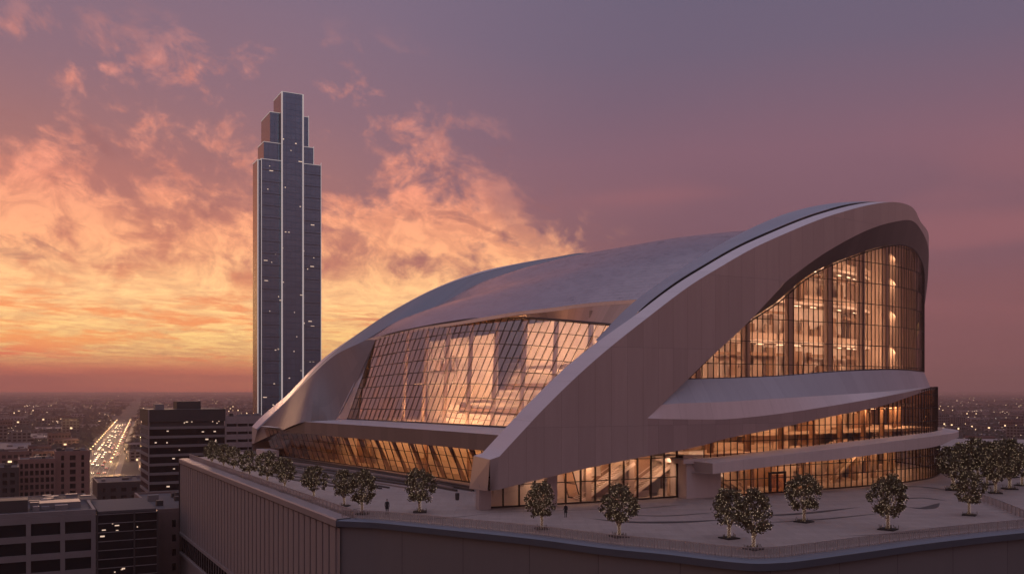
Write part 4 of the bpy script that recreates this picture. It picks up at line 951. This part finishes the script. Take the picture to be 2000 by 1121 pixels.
def gridblock(x, y, d, L, D, label, wallm, bay, fl, nfl, nb, win=(.7, .62), v=0, shape=None, cat='building', name='office_building', rot=ua, zs=0):
    """framed building: recessed wall, a window mesh for every opening, roof slab and plant"""
    A0 = put(x, y, d); O = A0[:2]; zt = A0[2]; ax = np.array(rot) / np.linalg.norm(rot); ay = np.array([-ax[1], ax[0]])
    t = thing(name, (O[0], O[1], CITY), label, cat)
    P = lambda u, v, z: np.array([*(O + ax * u + ay * v), z])
    mb = MB(); mb.box(P(L / 2, D / 2 + .4, (zt - .6 + CITY) / 2), (L - .1, D - .8, zt - .6 - CITY), ax); obj('wall', mb, wallm, t)
    fr_ = MB(); w_ = bay * (1 - win[0]); h_ = fl * (1 - win[1])
    for i in range(nb + 1): fr_.box(P(min(L - w_ / 2, max(w_ / 2, i * bay)), .05, (zt + zt - nfl * fl) / 2 - .5), (w_, .7, nfl * fl + 1), ax)
    for k in range(nfl + 1): fr_.box(P(L / 2, .11, zt - k * fl - h_ / 2 - .35), (L - .02, .55, h_), ax)
    obj('facade_frame', fr_, wallm, t)
    wm = MB(); wm.box((0, 0, 0), (bay - w_, .12, fl - h_), ax); me = wm.mesh('window'); me.materials.append(BLACKG); 
    for k in range(nfl):
        for i in range(nb):
            o = bpy.data.objects.new('window', me); col.objects.link(o); o.parent = t; p = P(i * bay + bay / 2, -.02 + .3, zt - k * fl - h_ - (fl - h_) / 2 - .35); o.location = (p[0] - O[0], p[1] - O[1], p[2] - CITY)
    mb = MB(); mb.box(P(L / 2, D / 2, zt - .1), (L - 1.2, D - 1.2, .5), ax); obj('roof', mb, ROOFD, t)
    mb = MB()
    for (u, v_, a_, b_) in ((L / 2, .3, L, .6), (L / 2, D - .3, L, .6), (.3, D / 2, .6, D - 1.2), (L - .3, D / 2, .6, D - 1.2)): mb.box(P(u, v_, zt - .1), (a_, b_, 1.5), ax)
    obj('parapet', mb, wallm, t); rq = random.Random(int(x * 3 + y))
    for _ in range(7): mb = MB(); mb.box(P(rq.uniform(.12, .88) * L, rq.uniform(.2, .85) * D, zt + .75), (rq.uniform(1, 3.4), rq.uniform(1, 2.6), rq.uniform(.9, 2.0)), ax); obj('roof_unit', mb, rq.choice([HVAC, DARKC, GREYC]), t)
    return t, P, zt
# foreground block with wide dark openings
nb = 8
g_, P_, z_ = gridblock(-393.4, 1033.2, 171.1, 50.4, 34, 'grey concrete block with wide black window bays in the bottom left corner', GREYC, 6.3, 3.8, 9, nb, (.86, .66))
mb = MB(); mb.box(P_(33, 9, z_ + 1.4), (9.5, 6, 2.6), ua); obj('penthouse', mb, DARKC, g_)
mb = MB(); mb.box(P_(44, 12, z_ + .8), (8, 6, 1.4), ua); obj('plant_unit', mb, HVAC, g_)
rr_ = random.Random(4)
for _ in range(16): mb = MB(); mb.box(P_(rr_.uniform(38, 51), rr_.uniform(5, 30), z_ + .6), (rr_.uniform(.8, 2.6), rr_.uniform(.8, 2), rr_.uniform(.7, 1.6)), ua); obj('vent', mb, HVAC, g_)
for k in range(5): mb = MB(); a = P_(30 + k, 20 + k * 2, z_ + .7); b_ = P_(52, 20 + k * 2, z_ + .7); mb.bar(a, b_, (0, 0, 1), .3, .3); obj('duct', mb, HVAC, g_)
# dark glazed wing beside it
wq = P_(50.5, 0, 0)
gw = thing('glazed_wing', (wq[0], wq[1], CITY), 'black glazed office wing right of the grey concrete block', 'building')
mb = MB(); c = P_(50.6 + 6.1, 12, (z_ - .5 + CITY) / 2); mb.box(c, (12.2, 24, z_ - .5 - CITY), ua); obj('glass_wall', mb, BLACKG, gw)
for k in range(17): mb = MB(); c = P_(50.6 + 6.1, 12, z_ - .6 - k * 1.9); mb.box(c, (12.4, 24.2, .16), ua); obj('floor_band', mb, GREYC, gw)
for u in (50.7, 58.0, 62.7): mb = MB(); c = P_(u, -.1, (z_ + CITY) / 2); mb.box(c, (.3, .3, z_ - CITY - 1), ua); obj('corner_fin', mb, DARKC, gw)
mb = MB(); c = P_(50.6 + 6.1, 12, z_ - .2); mb.box(c, (11.6, 23, .5), ua); obj('roof', mb, ROOFD, gw)
for _ in range(9): mb = MB(); c = P_(rr_.uniform(51.5, 62), -.02, z_ - rr_.uniform(2, 13)); mb.box(c, (rr_.uniform(.2, .9), .14, rr_.uniform(.12, .35)), ua); obj('lit_window', mb, TLIT, gw)
gridblock(300, 1000, 215, 18, 40, 'reddish stone block squeezed between the black wing and the podium', plain('pink_stone', (.20, .14, .13), .8), 3.0, 3.4, 8, 6, (.3, .5))
gridblock(36, 900, 430, 15.5, 20, 'brick block with a dense grid of dark windows at the left', BRICK, 2.2, 3.3, 8, 7, (.66, .66))
gridblock(108, 884, 440, 15.0, 18, 'brown brick block with two tall window columns beside the glowing avenue', BRICK, 5.0, 3.4, 8, 3, (.5, .68))
gridblock(-60, 918, 400, 19, 22, 'dark low block at the left picture edge', DARKC, 3, 3.4, 6, 6, (.6, .6))
gridblock(441, 816, 420, 20, 22, 'pale office block with thin horizontal window lines, right of the dark tower', plain('pale_stone', (.30, .24, .235), .8), 5, 3.6, 9, 4, (.94, .35))
gridblock(190, 945, 470, 30, 34, 'flat roofed dark hall below the glowing avenue', DARKC, 5, 4, 4, 6, (.5, .5))

# low blocks over the plain
LOWM = [windowed('far_wall_grey', (.15, .125, .12, 1), 4, 3.6, lit=.03), windowed('far_wall_brick', (.15, .085, .075, 1), 3.4, 3.4, lit=.04), windowed('far_wall_pale', (.30, .25, .24, 1), 6, 4, .4, lit=.02)]
ROOFP = plain('pale_roof', (.17, .145, .145), .7, .1, .3, .05)
def lowmesh(L, D, H, wm, rm):
    mb = MB(); mb.box((0, 0, H / 2), (L, D, H)); mb.mi = [0, 0, 0, 0, 1, 1]
    r = random.Random(int(L * 7 + D))
    for _ in range(5): a, b_ = r.uniform(-.4, .4) * L, r.uniform(-.4, .4) * D; mb.box((a, b_, H + .7), (L * .08 + 1, D * .08 + 1, 1.6), mi=1)
    for sx in (-1, 1): mb.box((sx * (L / 2 - .2), 0, H + .4), (.4, D, .8), mi=0)
    for sy in (-1, 1): mb.box((0, sy * (D / 2 - .2), H + .4), (L - .8, .4, .8), mi=0)
    me = mb.mesh('low_building'); me.materials.append(wm); me.materials.append(rm); return me
LOW = [(lowmesh(60, 30, 8, LOWM[2], ROOFP), 33), (lowmesh(90, 40, 7, LOWM[0], ROOFP), 50), (lowmesh(24, 20, 15, LOWM[1], ROOFD), 16), (lowmesh(30, 24, 11, LOWM[0], ROOFD), 20), (lowmesh(120, 45, 9, LOWM[2], ROOFP), 64), (lowmesh(20, 16, 22, LOWM[0], ROOFD), 13)]
kinds = ['long low pale roofed warehouse among the dim city blocks on the plain', 'long grey shed among the dim city blocks on the plain', 'small brick block among the dim city blocks on the plain', 'small grey block among the dim city blocks on the plain', 'very long pale warehouse among the dim city blocks on the plain', 'narrow grey block standing above the low roofs of the plain']
r = random.Random(21); done = []; n_ = 0; tries = 0
while n_ < 250 and tries < 6000:
    tries += 1
    if r.random() < .72: x = r.uniform(-30, 500); y = HY + 14 + 160 * r.random() ** 1.6
    else: x = r.uniform(1815, 2030); y = HY + 14 + 105 * r.random() ** 1.4
    p = cg_(x, y); k = r.choice([0, 1, 2, 2, 3, 3, 4, 5] if p[1] < 1800 else [0, 1, 1, 4, 0, 3])
    rad = LOW[k][1]
    if p[1] < 520: continue
    side = abs((p - r0).dot(rn)); al = (p - r0).dot(rd)
    if side < RW + 3 + rad * .75 and al > -200: continue
    if any((p[0] - q[0]) ** 2 + (p[1] - q[1]) ** 2 < ((rad + q[2]) * .8) ** 2 for q in done): continue
    if (p[0] + 150) ** 2 + (p[1] - 610) ** 2 < 90 ** 2: continue
    done.append((p[0], p[1], rad)); n_ += 1
    o = bpy.data.objects.new('low_building', LOW[k][0]); col.objects.link(o); o.location = (p[0], p[1], CITY); o.rotation_euler = (0, 0, math.atan2(ua[1], ua[0]) + (math.pi / 2 if r.random() < .4 else 0))
    s = r.uniform(.8, 1.15); o.scale = (s, s, r.uniform(.7, 1.2))
    tag(o, kinds[k], 'building', ['pale warehouses on the plain', 'grey sheds on the plain', 'brick blocks on the plain', 'grey blocks on the plain', 'very long warehouses on the plain', 'narrow blocks on the plain'][k])
mass = MB()
for _ in range(900):
    x = r.uniform(-400, 2400); y = HY + 6 + 16 * r.random(); p = cg_(x, y); L = r.uniform(40, 160); mass.box((p[0], p[1], CITY + 4), (L, r.uniform(30, 60), r.uniform(6, 12)), ua)
obj('distant_rooftops', mass, ROOFP, kind='stuff', label='far off mass of low roofs fading towards the horizon', cat='rooftops')
# woods between the blocks: leafy mass seen from far
wood = MB()
for _ in range(5200):
    x = r.uniform(-60, 510) if r.random() < .6 else r.uniform(1800, 2040); y = HY + 9 + 130 * r.random() ** 1.5; p = cg_(x, y)
    if p[1] < 520 or (abs((p - r0).dot(rn)) < RW + 9 and (p - r0).dot(rd) > -250): continue
    if any((p[0] - q[0]) ** 2 + (p[1] - q[1]) ** 2 < (q[2] * .7) ** 2 for q in done): continue
    R_ = r.uniform(5, 10) * (1 + p[1] / 6000); ring_ = []
    n6 = 6; ang = r.uniform(0, 1)
    lo = [(p[0] + R_ * math.cos(ang + i * 1.047) * r.uniform(.7, 1.1), p[1] + R_ * math.sin(ang + i * 1.047) * r.uniform(.7, 1.1), CITY + r.uniform(2, 4)) for i in range(6)]; tp_ = (p[0], p[1], CITY + r.uniform(7, 11))
    for i in range(6): wood.quad([lo[i], lo[(i + 1) % 6], tp_])
obj('woodland', wood, plain('wood_leaf', (.035, .030, .022), .9, 0, .6, .02), kind='stuff', label='dark scattered tree cover between the distant city blocks', cat='woodland')
lights = MB(); lights2 = MB()
for i in range(110):
    x = r.uniform(-40, 500) if r.random() < .5 else r.uniform(1805, 2030); y = HY + 9 + 115 * r.random() ** 1.5; p = cg_(x, y)
    if p[1] < 560: continue
    s = p[1] / F * r.choice([.3, .35, .45, .6]); (lights if r.random() < .65 else lights2).box((p[0], p[1], CITY + 11 + s), (s * r.choice([1, 1, 2.5]), s, s * .8))
for i in range(60):
    c = r.choice([(60, 800), (15, 855), (30, 862), (120, 838), (205, 820), (1890, 790), (1905, 812), (1960, 815), (1990, 870), (1985, 830)])
    p = cg_(c[0] + r.gauss(0, 11), c[1] + r.gauss(0, 1.6)); s = p[1] / F * .6; lights.box((p[0], p[1], CITY + 11 + s), (s, s, s))
obj('distant_lights', lights, glow('far_lamp', (1, .68, .42, 1), 2.4), kind='stuff', label='scattered warm lights of the far city plain', cat='lights')
obj('distant_white_lights', lights2, glow('far_white_lamp', (1, .86, .76, 1), 1.8), kind='stuff', label='scattered paler lights of the far city plain', cat='lights')

# ------------------------------------------------------------------ evening haze
hz = MB(); hz.box((0, 5000, (226 + CITY - 1) / 2), (26000, 18000, 226 - CITY + 1)); me = hz.mesh('haze')
mh = bpy.data.materials.new('haze'); mh.use_nodes = True; th = mh.node_tree; th.nodes.clear()
ho = th.nodes.new('ShaderNodeOutputMaterial'); pv = th.nodes.new('ShaderNodeVolumePrincipled')
pv.inputs['Color'].default_value = (.98, .62, .56, 1); pv.inputs['Density'].default_value = 1.25e-4; pv.inputs['Anisotropy'].default_value = .3
th.links.new(pv.outputs[0], ho.inputs['Volume']); me.materials.append(mh)
h_ = bpy.data.objects.new('haze', me); col.objects.link(h_); h_['kind'] = 'stuff'; h_['label'] = 'thin evening haze over the city plain'; h_['category'] = 'haze'
